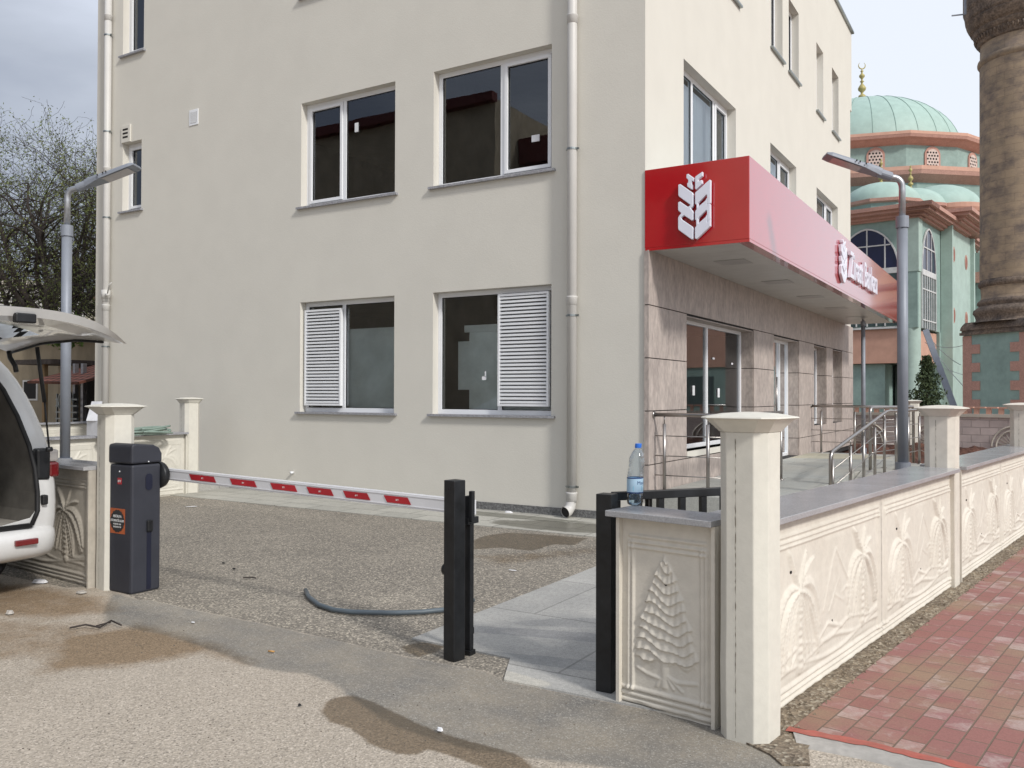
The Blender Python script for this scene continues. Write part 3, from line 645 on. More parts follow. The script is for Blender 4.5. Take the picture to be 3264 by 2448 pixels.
for j in range(len(zs)-1): cl.box(XC-.0, XS-.0195, YF-.03, YF-.012, zs[j]+gp, zs[j+1]-gp)
cl.build('stone_cladding', clad, bank)
bs = MB(); bs.fbox(FC, 10.97, 14.20, .72, .80, -.01, .24); bs.build('sill', reveal, bank)
def swin(h, panes, rec=.21, door=False):
    F = FC; a0, a1, z0, z1 = h; fr = .06; f = MB()
    f.fbox(F, a0, a1, z0, z0+fr, rec, rec+.06); f.fbox(F, a0, a1, z1-fr, z1, rec, rec+.06)
    for e_ in [a0, *panes, a1]:
        lo = max(a0, e_-fr/2); hi = min(a1, e_+fr/2)
        if e_ == a0: hi = a0+fr
        if e_ == a1: lo = a1-fr
        f.fbox(F, lo, hi, z0+fr, z1-fr, rec, rec+.06)
    w = f.build('door' if door else 'window', white_pvc, bank, bevel=.005)
    g_ = MB(); g_.quad(F(a0+fr, z0+fr, rec+.03), F(a1-fr, z0+fr, rec+.03), F(a1-fr, z1-fr, rec+.03), F(a0+fr, z1-fr, rec+.03)); g_.build('pane', glass, w)
    return w
w_ = swin(oh[0], [12.45]); w_['label'] = 'wide shop window beside the corner'
for a_, z_ in ((11.85, 1.55), (13.0, 1.52), (12.75, 2.1), (13.7, 2.05)):
    s_ = MB(); s_.fbox(FC, a_, a_+.09, z_, z_+(.14 if z_ < 1.8 else .03), .225, .232); s_.build('sticker', paper, w_)
dr = swin(oh[1], [16.2, 16.75], door=True)
hd = MB(); hd.tube([FC(16.35, .9, .17), FC(16.35, 1.9, .17)], .016); hd.build('handle', steel, dr, smooth=True)
hd = MB(); hd.fbox(FC, 16.18, 16.22, .5, 2.6, .19, .21); hd.build('door_edge', rubber, dr)
swin(oh[2], []); swin(oh[3], [])
st = MB(); st.box(-6.5, -6.4, 10.4, 13.9, .3, 2.9); st.box(-7.2, -6.5, 12.2, 12.3, .3, 2.9); st.build('partition', partm, bank)
dk = MB(); dk.box(-5.6, -4.9, 10.7, 12.6, .3, 1.25); dk.build('counter', mat('counter', (.25, .26, .27), .5), bank)
dk = MB(); dk.box(-5.9, -5.86, 12.9, 14.0, .9, 1.9); dk.build('poster', mat('poster_orange', (.35, .14, .05), .6), bank)
# canopy
XK = -2.73; can = MB(); CY0, CY1, CZ0, CZ1 = YF-.02, 22.3, 3.29, 4.27
can.box(XC+.002, XK, CY0, CY1, CZ0+.035, CZ1)
canopy = can.build('canopy', red, bank, bevel=.006)
tpm = MB(); tpm.box(XC+.01, XK-.02, CY0+.02, CY1-.02, CZ1+.0005, CZ1+.004); tpm.build('canopy_top', clampm, canopy)
sf = MB()
for i in range(21):
    a = CY0+.02+i*.6; sf.box(XC+.01, XK-.125, a+.003, min(a+.597, CY1-.03), CZ0+.012, CZ0+.034)
sf.build('soffit', soffit_m, canopy)
ls = MB(); ls.box(XK-.124, XK+.002, CY0-.002, CY1, CZ0, CZ0+.034); ls.box(XC+.01, XK-.125, CY0-.002, CY0+.016, CZ0, CZ0+.034); ls.build('trim', red, canopy)
fitm = mat('fitting', (.38, .38, .37), .3)
for i in range(5):
    a = 10.9+i*2.3; sl_ = MB(); sl_.box(-3.55, -3.15, a, a+.4, CZ0+.006, CZ0+.011); sl_.build('light_fitting', fitm, canopy)
# emblem traced in the plane of the canopy's end face
ke = lambda x, y: (2130+x/6.381, 520+y/6.381)
def tp(pts):
    out = []
    for x, y in pts:
        q = PY(*ke(x, y), CY0-.07); out.append((float(q[0]), float(q[2])))
    return out
E1 = [[(207, 440), (250, 430), (495, 600), (512, 640), (510, 850), (495, 890), (462, 915), (470, 935), (505, 975), (512, 1000), (510, 1150), (485, 1172), (320, 1062), (262, 1110), (285, 1150), (490, 1290), (512, 1320), (508, 1540), (480, 1555), (215, 1362), (203, 1330), (203, 1110), (225, 1070), (268, 1020), (215, 975), (203, 950), (203, 800), (245, 782), (400, 893), (450, 860), (440, 840), (220, 680), (207, 650)],
      [(372, 235), (405, 218), (520, 298), (518, 375), (478, 360), (478, 425), (495, 445), (490, 535), (470, 535), (390, 478), (385, 410), (408, 400), (408, 340), (372, 305)],
      [(560, 270), (700, 172), (700, 260), (615, 330), (610, 370), (690, 340), (695, 415), (570, 540), (548, 525), (548, 295)]]
# right ear with two slots: outline cut into strips so the slots stay open
E1R = [[(553, 600), (845, 335), (865, 345), (862, 810), (830, 830), (790, 840), (790, 650), (770, 645), (630, 790), (610, 815), (610, 905), (578, 945), (575, 850), (548, 825), (548, 615)],
       [(610, 905), (635, 870), (760, 760), (790, 700), (790, 840), (830, 830), (858, 830), (860, 1130), (790, 1200), (790, 970), (770, 960), (630, 1100), (610, 1130), (610, 1240), (572, 1280), (568, 1165), (548, 1150), (548, 985), (578, 945)],
       [(610, 1240), (635, 1210), (760, 1100), (790, 1040), (790, 1200), (860, 1130), (860, 1280), (600, 1530), (570, 1548), (545, 1530), (545, 1320), (572, 1280)]]
def emblem(parent, polys, F, d, th, bevel=.012):
    mb = MB()
    for pl in polys: mb.prism(pl, F, d, d-th)
    o = mb.build('emblem', logo_m, parent); o.data.polygons.foreach_set('use_smooth', [False]*len(o.data.polygons))
    bv = o.modifiers.new('bevel', 'BEVEL'); bv.width = bevel; bv.segments = 3; bv.limit_method = 'ANGLE'; bv.angle_limit = math.radians(60)
    return o
FE = lambda a, z, d: Vector((a, CY0+d, z))
allp = [tp(p_) for p_ in E1+E1R]
emblem(canopy, allp, FE, -.03, .05, .010)
xs_ = [q[0] for p_ in allp for q in p_]; zs_ = [q[1] for p_ in allp for q in p_]
cx_, cz_, w_e, h_e = (min(xs_)+max(xs_))/2, (min(zs_)+max(zs_))/2, max(xs_)-min(xs_), max(zs_)-min(zs_)
FK = lambda a, z, d: Vector((XK-d, a, z))
sc = .72/h_e
emblem(canopy, [[((a-cx_)*sc*1.35+15.08, (z-cz_)*sc+3.79) for a, z in p_] for p_ in allp], FK, -.008, .05, .012)
text('Ziraat Bankası', .66, 'lettering', logo_m, canopy, FK, 15.62, 3.60, -.035, extrude=.025, bold=.006, sx=.80)
# down-pipes
def pipe(x, zb, zt, collars, clamps, elbow, r=.062, valve=None, zr=None):
    p_ = MB(); y = YF-.085
    p_.tube([(x, y, zb), (x, y, zt)], r, 20)
    for c in collars: p_.tube([(x, y, c-.10), (x, y, c-.098), (x, y, c-.012), (x, y, c+.0), (x, y, c+.012)], [r, r+.006, r+.006, r+.013, r+.008], 20)
    if elbow:
        p_.tube([(x, y, zb+.02), (x-.01, y-.01, zb-.05), (x-.025, y-.05, zb-.10), (x-.04, y-.10, zb-.115)], [r, r+.004, r+.006, r+.01], 20, cap=False)
    o = p_.build('drainpipe', pipe_m, bank, smooth=True)
    if elbow:
        q = MB(); q.tube([(x-.039, y-.096, zb-.113), (x-.0385, y-.094, zb-.1125)], r-.002, 20); q.build('pipe_mouth', dark, o)
    for c in clamps:
        q = MB(); q.tube([(x, y, c-.012), (x, y, c+.012)], r+.008, 20); q.box(x+r, x+r+.035, y-.01, y+.01, c-.012, c+.012); q.box(x-r-.02, x-r, y-.008, y+.008, c-.008, c+.008); q.box(x-.012, x+.012, y+r, YF, c-.008, c+.008); q.build('bracket', clampm, o)
    return o
pipe(-4.95, .20, 10.9, [6.34, 2.78, .32], [4.65, 2.55, .40], True)
pl = pipe(-14.59, .0, 10.9, [8.55, 5.72, 3.18, 3.34], [8.18, 6.39, 4.80, 2.42], False)
q = MB(); q.tube([(-14.59, YF-.085, 3.30), (-14.59, YF-.085, 3.46)], .08, 16); q.tube([(-14.5, YF-.14, 3.36), (-14.40, YF-.16, 3.36)], .03, 8); q.tube([(-14.42, YF-.17, 3.36), (-14.34, YF-.19, 3.52), (-14.26, YF-.2, 3.56)], .012, 6)
q.build('valve', pipe_m, pl, smooth=True)
# vents
v = MB(); v.box(-12.39, -12.16, YF-.012, YF, 6.16, 6.43); vo = v.build('vent', white_pvc, bank, bevel=.004)
v = MB(); v.box(-12.355, -12.195, YF-.0125, YF-.0121, 6.20, 6.39); v.build('vent_opening', dark, vo)
v = MB()
for i in range(6): v.box(-12.345+i*.026, -12.332+i*.026, YF-.018, YF-.013, 6.20, 6.39)
v.build('grille', white_pvc, vo)
v = MB(); v.box(-14.26, -14.0, YF-.03, YF, 6.14, 6.46); vo = v.build('vent', stucco, bank, bevel=.006)
for i in range(3):
    v = MB(); v.box(-14.21, -14.06, YF-.032, YF-.0305, 6.22+i*.07, 6.255+i*.07); v.build('slot', dark, vo)
v = MB(); v.tube([(-9.87, YF, .33), (-9.87, YF-.06, .33)], .02, 10); v.build('pipe_stub', white_pvc, bank, smooth=True)
q = MB(); q.box(-12.6, -11.3, 8.9, 9.65, .012, .13); struct(q.build('step', slab_m))

# ------------------------------------------------------------------ terrace (deck) + railings
dk = MB(); DZ = .375
dk.box(XS, -2.32, 9.74, 14.35, .02, DZ); dk.box(XS, -1.35, 14.35, 16.45, .02, DZ); dk.box(XS, -2.1, 16.45, 18.6, .02, DZ)
struct(dk.build('terrace', deck_m, bevel=.01))
rp = MB(); rp.add([(-2.30, 11.6, .012), (-1.25, 11.6, .012), (-1.25, 14.34, DZ), (-2.30, 14.34, DZ), (-2.30, 11.6, 0), (-1.25, 11.6, 0), (-1.25, 14.34, 0), (-2.30, 14.34, 0)], [(0, 1, 2, 3), (4, 5, 1, 0), (1, 5, 6, 2), (0, 3, 7, 4)])
struct(rp.build('ramp', deck_m))
def railing(label, top, posts, base, rods, r=.025, ends=(), rodr=.007):
    """top: 3-D polyline of the handrail; posts: list of (point, base z)"""
    t_ = thing('railing', label, 'railing', (top[0][0], top[0][1], base), 'stainless steel railings round the bank terrace')
    mb = MB(); pts = []
    tv = [Vector(p_) for p_ in top]
    for i, p_ in enumerate(tv):
        if 0 < i < len(tv)-1:
            a = (tv[i-1]-p_); b_ = (tv[i+1]-p_); ra = min(.09, a.length*.4); rb = min(.09, b_.length*.4)
            A, B = p_+a.normalized()*ra, p_+b_.normalized()*rb
            for k in range(5): s_ = k/4; pts.append(A*(1-s_)**2+p_*2*s_*(1-s_)+B*s_*s_)
        else: pts.append(p_)
    mb.tube(pts, r, 12); mb.build('handrail', steel, t_, smooth=True)
    for p_, zb in posts:
        q = MB(); q.tube([(p_[0], p_[1], zb), (p_[0], p_[1], p_[2]-.11)], .021, 10); q.tube([(p_[0], p_[1], p_[2]-.11), (p_[0], p_[1], p_[2]-.01)], .008, 8)
        q.tube([(p_[0], p_[1], zb), (p_[0], p_[1], zb+.012)], .045, 12); q.build('post', steel, t_, smooth=True)
    for rd in rods:
        q = MB(); q.tube(rd, rodr, 6); q.build('rod', steel, t_, smooth=True)
    for e_ in ends:
        q = MB(); q.tube([e_[0], e_[1]], .042, 14); q.build('wall_flange', steel, t_, smooth=True)
    return t_
# corner railing
zt = 1.315
pr = [((-3.80, 9.80, zt), DZ), ((-3.26, 9.80, zt), DZ), ((-3.0, 9.86, zt), DZ), ((-3.0, 10.9, zt), DZ), ((-3.0, 12.02, zt), DZ), ((-3.0, 12.16, zt), DZ)]
rd = [[(-3.92, 9.80, z), (-3.0, 9.80, z), (-3.0, 12.16, z)] for z in (1.06, .82, .585)]
railing('brushed steel railing fixed to the front corner of the stone facade', [(-3.93, 9.80, zt), (-3.0, 9.80, zt), (-3.0, 12.2, zt)], pr, DZ, rd, ends=[((-3.94, 9.80, zt), (-3.925, 9.80, zt))])
# far railing
zt = 1.335
railing('brushed steel railing across the far end of the terrace', [(-3.93, 18.45, zt), (-2.15, 18.30, zt)], [((-3.73, 18.43, zt), DZ), ((-3.07, 18.38, zt), DZ), ((-2.3, 18.32, zt), DZ)], DZ,
        [[(-3.93, 18.45, z), (-2.15, 18.30, z)] for z in (1.08, .84, .60)], ends=[((-3.94, 18.45, zt), (-3.925, 18.45, zt))])
# sloping ramp rail
A0 = Vector((-2.30, 11.96, .79)); A1 = Vector((-1.93, 14.35, 1.31)); A2 = Vector((-1.66, 16.4, 1.31)); A3 = Vector((-1.42, 18.3, 1.0))
def lineat(a, b_, t_): return a.lerp(b_, t_)
pa = [(lineat(A0, A1, s_), .0+.36*s_) for s_ in (.03, .32, .55, .76, .95)]+[(lineat(A1, A2, s_), DZ) for s_ in (.25, .6, .95)]+[(lineat(A2, A3, s_), .2) for s_ in (.5, .97)]
rods = []
for dz in (.24, .47, .70):
    D_ = Vector((0, 0, dz)); rods.append([A0-D_+Vector((0, .05, 0)), A1-D_, A2-D_, A3-D_])
railing('sloping steel ramp railing with a bent handrail behind the grey lamp post', [(A0.x, A0.y, .0), A0, A1, A2, A3, (A3.x, A3.y, .15)], pa, 0, rods)
B0 = Vector((-2.19, 14.49, 1.36)); B1 = Vector((-1.80, 16.6, 1.36))
railing('short level steel railing standing mid terrace behind the ramp', [(B0.x, B0.y, DZ), B0, B1, (B1.x, B1.y, DZ)], [(B0.lerp(B1, .3), DZ), (B0.lerp(B1, .65), DZ)], DZ,
        [[B0-Vector((0, 0, d_)), B1-Vector((0, 0, d_))] for d_ in (.25, .48, .71)])
# ------------------------------------------------------------------ cast concrete boundary walls
def relief(w, h, kind, step=.009, seed=1):
    """height field of a cast panel: stepped frame plus a soft picture relief (0 = outermost plane)"""
    rs = np.random.RandomState(seed)
    nu, nv = int(w/step)+1, int(h/step)+1
    u = np.linspace(0, w, nu); v = np.linspace(0, h, nv); Ug, Vg = np.meshgrid(u, v)
    ss = lambda a, b_, x: np.clip((x-a)/(b_-a), 0, 1)**2*(3-2*np.clip((x-a)/(b_-a), 0, 1))
    es = np.minimum(Ug, w-Ug); top = h-Vg
    bead = lambda x, c, r: np.sqrt(np.clip(1-((x-c)/r)**2, 0, 1))
    fr = -.034*ss(.030, .060, es)
    tp_ = -.016*ss(.018, .06, top)-.018*ss(.10, .15, top)
    bt_ = -.034*ss(.085, .125, Vg)
    H = np.minimum(np.minimum(fr, tp_), bt_)
    H = np.maximum(H, np.maximum(.0, .011*np.maximum(bead(es, .058, .010), bead(es, .082, .009)))*ss(.10, .14, top)*ss(.06, .09, Vg)+H)
    for c in (.092, .122, .148): H = np.maximum(H, H+.010*bead(top, c, .0095)*ss(.05, .07, es)-.004*(np.abs(top-c-.014) < .005)*ss(.05, .07, es))
    for c in (.028, .058, .088): H = np.maximum(H, np.minimum(0, H+.012*bead(Vg, c, .014)-.010)*0+np.where(np.abs(Vg-c) < .014, H+.0095*bead(Vg, c, .014), H))
    H -= .009*(bead(Vg, .043, .006)+bead(Vg, .073, .006)+bead(Vg, .012, .006))*ss(.0, .02, es+.02)
    inside = ss(.085, .12, es)*ss(.155, .19, top)*ss(.11, .13, Vg)
    R = np.zeros_like(Ug)
    def seg(ax, ay, bx_, by_):
        dx, dy = bx_-ax, by_-ay; L2 = dx*dx+dy*dy+1e-9
        t_ = np.clip(((Ug-ax)*dx+(Vg-ay)*dy)/L2, 0, 1)
        return np.hypot(Ug-ax-t_*dx, Vg-ay-t_*dy), t_, ((Ug-ax)*dy-(Vg-ay)*dx)/math.sqrt(L2)
    def frond(cx, cy, ang, L, droop, wd, hg=.022):
        nonlocal R
        x, y = cx, cy; n = 12; out = np.zeros_like(Ug); dx, dy = math.cos(ang), math.sin(ang); best = np.full_like(Ug, 9.); S_ = np.zeros_like(Ug); SD = np.zeros_like(Ug)
        for i in range(n):
            q = math.hypot(dx, dy); nx, ny = x+dx/q*L/n, y+dy/q*L/n
            d, t_, side = seg(x, y, nx, ny); k = d < best; best = np.where(k, d, best); S_ = np.where(k, (i+t_)/n, S_); SD = np.where(k, side, SD); x, y = nx, ny
            dx, dy = dx/q, dy/q-droop/n; dx *= (1-.5*droop/n)
        ww = wd*np.sin(np.clip(S_*.86+.14, 0, 1)*math.pi)**.6+.002
        prof = np.clip(1-(best/ww)**2, 0, 1)**1.0*(.75+.25*(SD > 0))
        ridge = 1+.10*np.sin(S_*L*210-np.abs(SD)*260); hg = hg*rs.uniform(.6, 1.15)
        R = np.maximum(R, prof*hg*ridge*(1-.45*S_)+.004*np.clip(1-best/.006, 0, 1)*(prof > 0))
    def palm(cx, base, ht, sc):
        nonlocal R
        d, t_, side = seg(cx, base, cx-.015, base+ht)
        ww = .030*sc*(1.15-.25*t_); R = np.maximum(R, np.sqrt(np.clip(1-(d/ww)**2, 0, 1))*.020*(.84+.18*np.sin(t_*ht*150)))
        cy = base+ht; x0 = cx-.015
        hang = [(-1.66, .37, .1, .020), (-1.48, .33, .1, .018), (-1.84, .34, .1, .019), (-1.25, .38, .4, .021), (-2.02, .37, .4, .021), (-.95, .38, .9, .022), (-2.3, .38, .9, .022), (-.6, .40, 1.7, .024), (-2.65, .39, 1.7, .024),
                (-.15, .46, 1.9, .030), (3.3, .44, 1.9, .030), (.35, .44, 2.6, .030), (2.8, .42, 2.6, .028), (-.4, .42, 1.2, .022), (-2.8, .42, 1.2, .022), (.8, .24, 1.2, .017), (2.1, .28, .5, .024), (1.15, .20, .3, .014)]
        for a, L, dr, wd in hang: frond(x0, cy, a+rs.uniform(-.1, .1), L*sc*rs.uniform(.9, 1.1), dr, wd*sc)
    def line(pts, wd, hg):
        nonlocal R
        for (a, b_), (c, d_) in zip(pts[:-1], pts[1:]):
            d, tt, sd = seg(a, b_, c, d_); R = np.maximum(R, hg*np.clip(1-(d/wd)**2, 0, 1))
    if kind == 'palms':
        R += .006*np.clip(mtn(Ug, Vg, w), 0, 1)
        line([(.42*w, .38), (.50*w, .62), (.535*w, .69)], .016, .010); line([(.535*w, .69), (.60*w, .57), (.66*w, .46)], .016, .010); line([(.47*w, .36), (.56*w, .52), (.64*w, .36)], .013, .008)
        line([(.52*w, .44), (.60*w, .38), (.66*w, .42)], .012, .007); line([(.36*w, .22), (.46*w, .30), (.58*w, .24), (.66*w, .28)], .016, .009); line([(.12*w, .20), (.17*w, .17), (.22*w, .24)], .014, .009)
        for k in range(3):
            yy = .15+.045*k+.025*np.sin(Ug*(5+k*1.7)+k*2); R = np.maximum(R, .010*np.clip(1-np.abs(Vg-yy)/.020, 0, 1)**.8)
        R = np.maximum(R, .012*np.clip(1-np.abs(np.hypot(Ug-w*.62, Vg-.36)-.09)/.02, 0, 1)*(Ug > w*.59)*(Vg > .3))
        palm(.24*w, .15, .40, 1.12); palm(.78*w, .19, .40, 1.02)
    elif kind == 'fir':
        cx = w*.5-.01; Z0, Z1 = .265, .745
        t_ = np.clip((Z1-Vg)/(Z1-Z0), 0, 1); hw = .008+.175*t_**.68
        ph0 = ((Z1-Vg)-.024*np.sin(np.clip((Ug-cx)/(hw+1e-4), -1.2, 1.2)*2.6+.7)+.007*np.sin(Ug*47+Vg*20))
        per = .047; ph = ph0/per; fr_ = ph-np.floor(ph); tier = np.floor(ph)
        x = (Ug-cx)/(hw*(1+.06*np.sin(tier*2.3)+.07*(fr_-.5)))
        body = ss(0, .10, 1-np.abs(x))*ss(Z0-.03, Z0-.015, Vg-.012*np.sin(Ug*60+1))*(Vg < Z1+.03)
        R = np.maximum(R, body*(.004+.0125*fr_**1.5+.0022*np.sin((Ug-cx)*330/(1+1.6*t_)+tier*1.7)*fr_**.5))
        d, tt, sd = seg(cx, .13, cx, .27); R = np.maximum(R, .009*np.clip(1-(d/.024)**2, 0, 1))
        line([(cx, Z1-.01), (cx, Z1+.035)], .008, .006)
        line([(.10, .20), (.17, .175), (.25, .165), (cx, .19)], .012, .007); line([(cx, .19), (.33, .165), (.44, .18)], .012, .007); line([(cx, .2), (.31, .13)], .012, .007); line([(cx, .2), (.22, .125)], .012, .006); line([(cx+.01, .19), (.36, .125)], .010, .006)
    H = H+R*inside
    H += .0014*np.sin(Ug*7+Vg*5)+.0004*rs.randn(*H.shape)
    H = np.where(Vg < .03, H+.003*np.sin(Ug*37)*np.sin(Ug*11), H)
    V2 = Vg.copy(); V2[0] = -.02
    vs = np.stack([Ug.ravel(), -H.ravel(), V2.ravel()], 1)
    idx = np.arange(nu*nv).reshape(nv, nu)
    fs = np.stack([idx[:-1, :-1].ravel(), idx[:-1, 1:].ravel(), idx[1:, 1:].ravel(), idx[1:, :-1].ravel()], 1)
    me = bpy.data.meshes.new('relief_panel'); me.from_pydata(vs.tolist(), [], fs.tolist())
    me.polygons.foreach_set('use_smooth', [True]*len(me.polygons))
    return me
def mtn(U, V, w): return 1-np.abs(V-(.62-np.abs(U-.52*w)*1.1))*2.5
creamw = mat('wall_cream', (.66, .62, .545), .72, var=(2.2, .05), bump=(90, .25, .003), col2=(.60, .555, .48), fine=(18, .04))
hole_spots = {'fir': [(.27, .63), (.27, .235)], 'palms': [(.33, .66), (.92, .60), (.92, .30), (1.45, .33), (.2, .22)]}
def wall(name_label, origin, rot, h, panels, m, cope_d=.36, holes=None, copem=None, over=.04, back=None, ends=(0, 0)):
    """panels: list of (offset, mesh)"""
    t_ = thing('boundary_wall', name_label, 'wall', origin, rotz=rot)
    L = max(o_+w_ for o_, w_, me in panels); s0 = min(o_ for o_, w_, me in panels)
    for o_, w_, me in panels:
        q = bpy.data.objects.new('relief_panel', me); COL.objects.link(q); q.parent = t_; q.location = (o_, 0, 0)
        if not me.materials: me.materials.append(m)
        for hx, hz in (holes or []):
            if hx < w_-.1:
                k = MB(); k.tube([(hx, .05, hz), (hx, .029, hz)], .0075, 10); kk_ = k.build('tie_hole', dark); kk_.parent = q
    def loc(mb, nm, mt, **k):
        o = mb.build(nm, mt, **k); o.parent = t_; return o
    bd = MB(); bd.box(s0+.004, L-.004, .048, cope_d-2*over, -.02, h-.001); bd.box(s0+.001, s0+.02, .001, .048, -.02, h-.001); bd.box(L-.02, L-.001, .001, .048, -.02, h-.001); loc(bd, 'wall_body', m)
    cp_ = MB(); n = max(1, int(round((L-s0)/1.8)))
    for k in range(n):
        a, c = s0-ends[0]+(L-s0+ends[0]+ends[1])*k/n, s0-ends[0]+(L-s0+ends[0]+ends[1])*(k+1)/n
        cp_.box(a+.001, c-.001, -over-.0, cope_d-over, h, h+.03)
    loc(cp_, 'coping', copem or granite_top, bevel=.003)
    return t_
seamp = mat('seam_dark', (.20, .175, .14), .9)  # darker tone of the ragged strip along the casting seam
def pillar(label, x, y, rot, s, H_, m, capw=.31, z0=-.02):
    t_ = thing('wall_pillar', label, 'pillar', (x, y, 0), rotz=rot, group='cream concrete pillars of the boundary walls')
    def octo(hw, ch, z): return [(hw, -hw+ch, z), (hw, hw-ch, z), (hw-ch, hw, z), (-hw+ch, hw, z), (-hw, hw-ch, z), (-hw, -hw+ch, z), (-hw+ch, -hw, z), (hw-ch, -hw, z)]
    def stack(rings):
        mb = MB(); vs = [p_ for r_ in rings for p_ in r_]; fs = []
        for i in range(len(rings)-1):
            for k in range(8): fs.append((i*8+k, i*8+(k+1) % 8, (i+1)*8+(k+1) % 8, (i+1)*8+k))
        fs.append(tuple(reversed(range(8)))); fs.append(tuple(len(vs)-8+k for k in range(8)))
        return mb.add(vs, fs)
    hw = s/2
    rings = []
    nz_ = 9
    for i in range(nz_): rings.append(octo(hw+random.uniform(-.0015, .0015), .05, z0+(H_-.090-z0)*i/(nz_-1)))
    a = stack(rings).build('shaft', m, bevel=.004); a.parent = t_
    c = capw/2
    sm_ = MB(); n2 = 90; vs = []; rp_ = random.Random(3)
    for i in range(n2+1):
        z = .02+(H_-.14)*i/n2; w_ = rp_.choice([.0004, .0006, .0022, .0012]); xo = -.018+rp_.uniform(-.0012, .0012); vs += [(xo-w_, -hw-.0022, z), (xo+w_, -hw-.0022, z)]
    sm_.add(vs, [(2*i, 2*i+1, 2*i+3, 2*i+2) for i in range(n2)]); o = sm_.build('casting_seam', seamp); o.parent = a
    b_ = stack([octo(hw+.003, .05, H_-.090), octo(hw+.010, .05, H_-.080), octo(c-.018, .055, H_-.034), octo(c, .05, H_-.027), octo(c-.006, .05, H_-.021), octo(c*.6, .05, H_-.006), octo(.03, .012, H_)]).build('cap', m, bevel=.003); b_.parent = t_
    return t_
RW = math.radians(90)-math.atan(.1436)
palmA = relief(1.84, .94, 'palms', .0075, 3); firA = relief(.545, .94, 'fir', .0045, 5)
palmL_ = palmA.copy()
hs = hole_spots['palms']
wall('long cream concrete wall with palm tree reliefs along the red brick pavement, nearest bay', (wx(4.10), 4.10, 0), RW, .94, [(0, 1.84, palmA), (1.845, 1.84, palmA)], creamw, holes=hs)
wall('cream palm relief wall bay beyond the middle pavement pillar', (wx(7.97), 7.97, 0), RW, .94, [(0, 1.84, palmA), (1.845, 1.84, palmA)], creamw, holes=hs)
wall('farthest cream palm relief wall bay at the right edge of the photo', (wx(11.74), 11.74, 0), RW, .94, [(0, 1.84, palmA), (1.845, 1.84, palmA), (3.69, 1.84, palmA)], creamw, holes=[])
wall('short cream wall with a fir tree relief and a water bottle on it', (-1.800, 3.975, 0), math.radians(-9), .94, [(0, .545, firA)], creamw, holes=hole_spots['fir'], ends=(.04, 0), cope_d=.27)
pillar('nearest cream pillar at the corner of the palm relief wall and the fir tree wall', -1.107, 3.925, math.radians(-8), .232, 1.475, cream, capw=.365)
pillar('cream pillar halfway along the palm relief wall beside the brick pavement', wx(7.86)-.12, 7.86, math.radians(-8), .235, 1.475, creamw, capw=.37)
pillar('cream pillar cut by the right edge of the photo', wx(11.6)-.12, 11.6, math.radians(-8), .235, 1.475, creamw, capw=.37)
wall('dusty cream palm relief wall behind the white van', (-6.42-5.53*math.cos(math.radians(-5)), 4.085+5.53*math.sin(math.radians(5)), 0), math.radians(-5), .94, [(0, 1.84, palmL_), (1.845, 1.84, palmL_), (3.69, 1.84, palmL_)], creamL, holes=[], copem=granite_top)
pillar('cream pillar behind the dark barrier cabinet', -6.30, 4.24, math.radians(-8), .235, 1.475, cream, capw=.38)
# left property line behind the pillar
plainA = relief(1.4, .93, 'palms', .012, 9)
wall('cream wall running back beside the yard with a hose coiled on top', (-11.2, 4.4, 0), math.radians(90), .93, [(0, 1.45, plainA), (1.45, 1.45, plainA), (2.9, 1.45, plainA)], cream, copem=granite)
pillar('cream pillar against the left end of the bank building', -11.32, 8.88, math.radians(-8), .25, 1.50, cream, capw=.36)
wall('farther cream wall beyond the grey lamp post on the left', (-16.4, 5.0, 0), math.radians(90), .95, [(0, 1.45, plainA), (1.45, 1.45, plainA), (2.9, 1.45, plainA), (4.35, 1.45, plainA), (5.8, 1.45, plainA)], cream, copem=granite)
pillar('small cream pillar seen through the van tailgate strut', -16.45, 7.3, math.radians(-8), .24, 1.48, cream, capw=.34)
# ------------------------------------------------------------------ gate posts and gate leaf
t_ = thing('gate_post', 'black square gate post standing alone in the middle of the entrance', 'post', (-2.90, 4.13, 0), rotz=math.radians(-12))
mb = MB(); mb.box(-.045, .045, -.045, .045, -.02, 1.05); o = mb.build('post', black, bevel=.004); o.parent = t_
mb = MB(); mb.tube([(.0, -.045, 1.0), (.0, -.047, 1.0)], .008, 8); o = mb.build('bolt_hole', dark); o.parent = t_
mb = MB(); mb.tube([(-.045, .0, .52), (-.075, .0, .52)], .038, 12); o = mb.build('latch_disc', black, smooth=True); o.parent = t_
t_ = thing('barrier_rest', 'thin black stand with a fork holding the end of the white boom', 'stand', tuple(G(1494, 2086)))
mb = MB(); mb.box(-.022, .022, -.02, .02, -.01, .79); mb.box(-.03, .03, -.03, .03, -.01, .03); mb.box(-.018, .02, .0, .03, .12, .16); o = mb.build('post', black, bevel=.003); o.parent = t_
mb = MB(); mb.box(.03-.0, .055, -.05, -.02, .80, .98); mb.box(-.03, .03, -.05, .06, .78, .82); mb.box(-.0, .03, -.045, -.015, .80, .95); o = mb.build('fork', black, bevel=.003); o.parent = t_
gp_ = thing('garden_gate', 'black metal gate swung open behind the short fir tree wall', 'gate', (-1.905, 4.09, 0))
mb = MB(); mb.box(-1.95, -1.862, 4.055, 4.14, 0, 1.035); mb.build('post', black, gp_, bevel=.004)
ga, gb = Vector((-1.93, 4.22, 0)), Vector((-1.40, 4.906, 0)); gd = (gb-ga).normalized(); gn = Vector((-gd.y, gd.x, 0)); Lg = (gb-ga).length
FG = lambda a, z, d: ga+gd*a+gn*d+Vector((0, 0, z))
mb = MB(); mb.fbox(FG, 0, Lg, .985, 1.03, -.02, .02); mb.fbox(FG, 0, Lg, .10, .14, -.02, .02); mb.fbox(FG, 0, .04, .14, .985, -.02, .02); mb.fbox(FG, Lg-.04, Lg, .14, .985, -.02, .02)
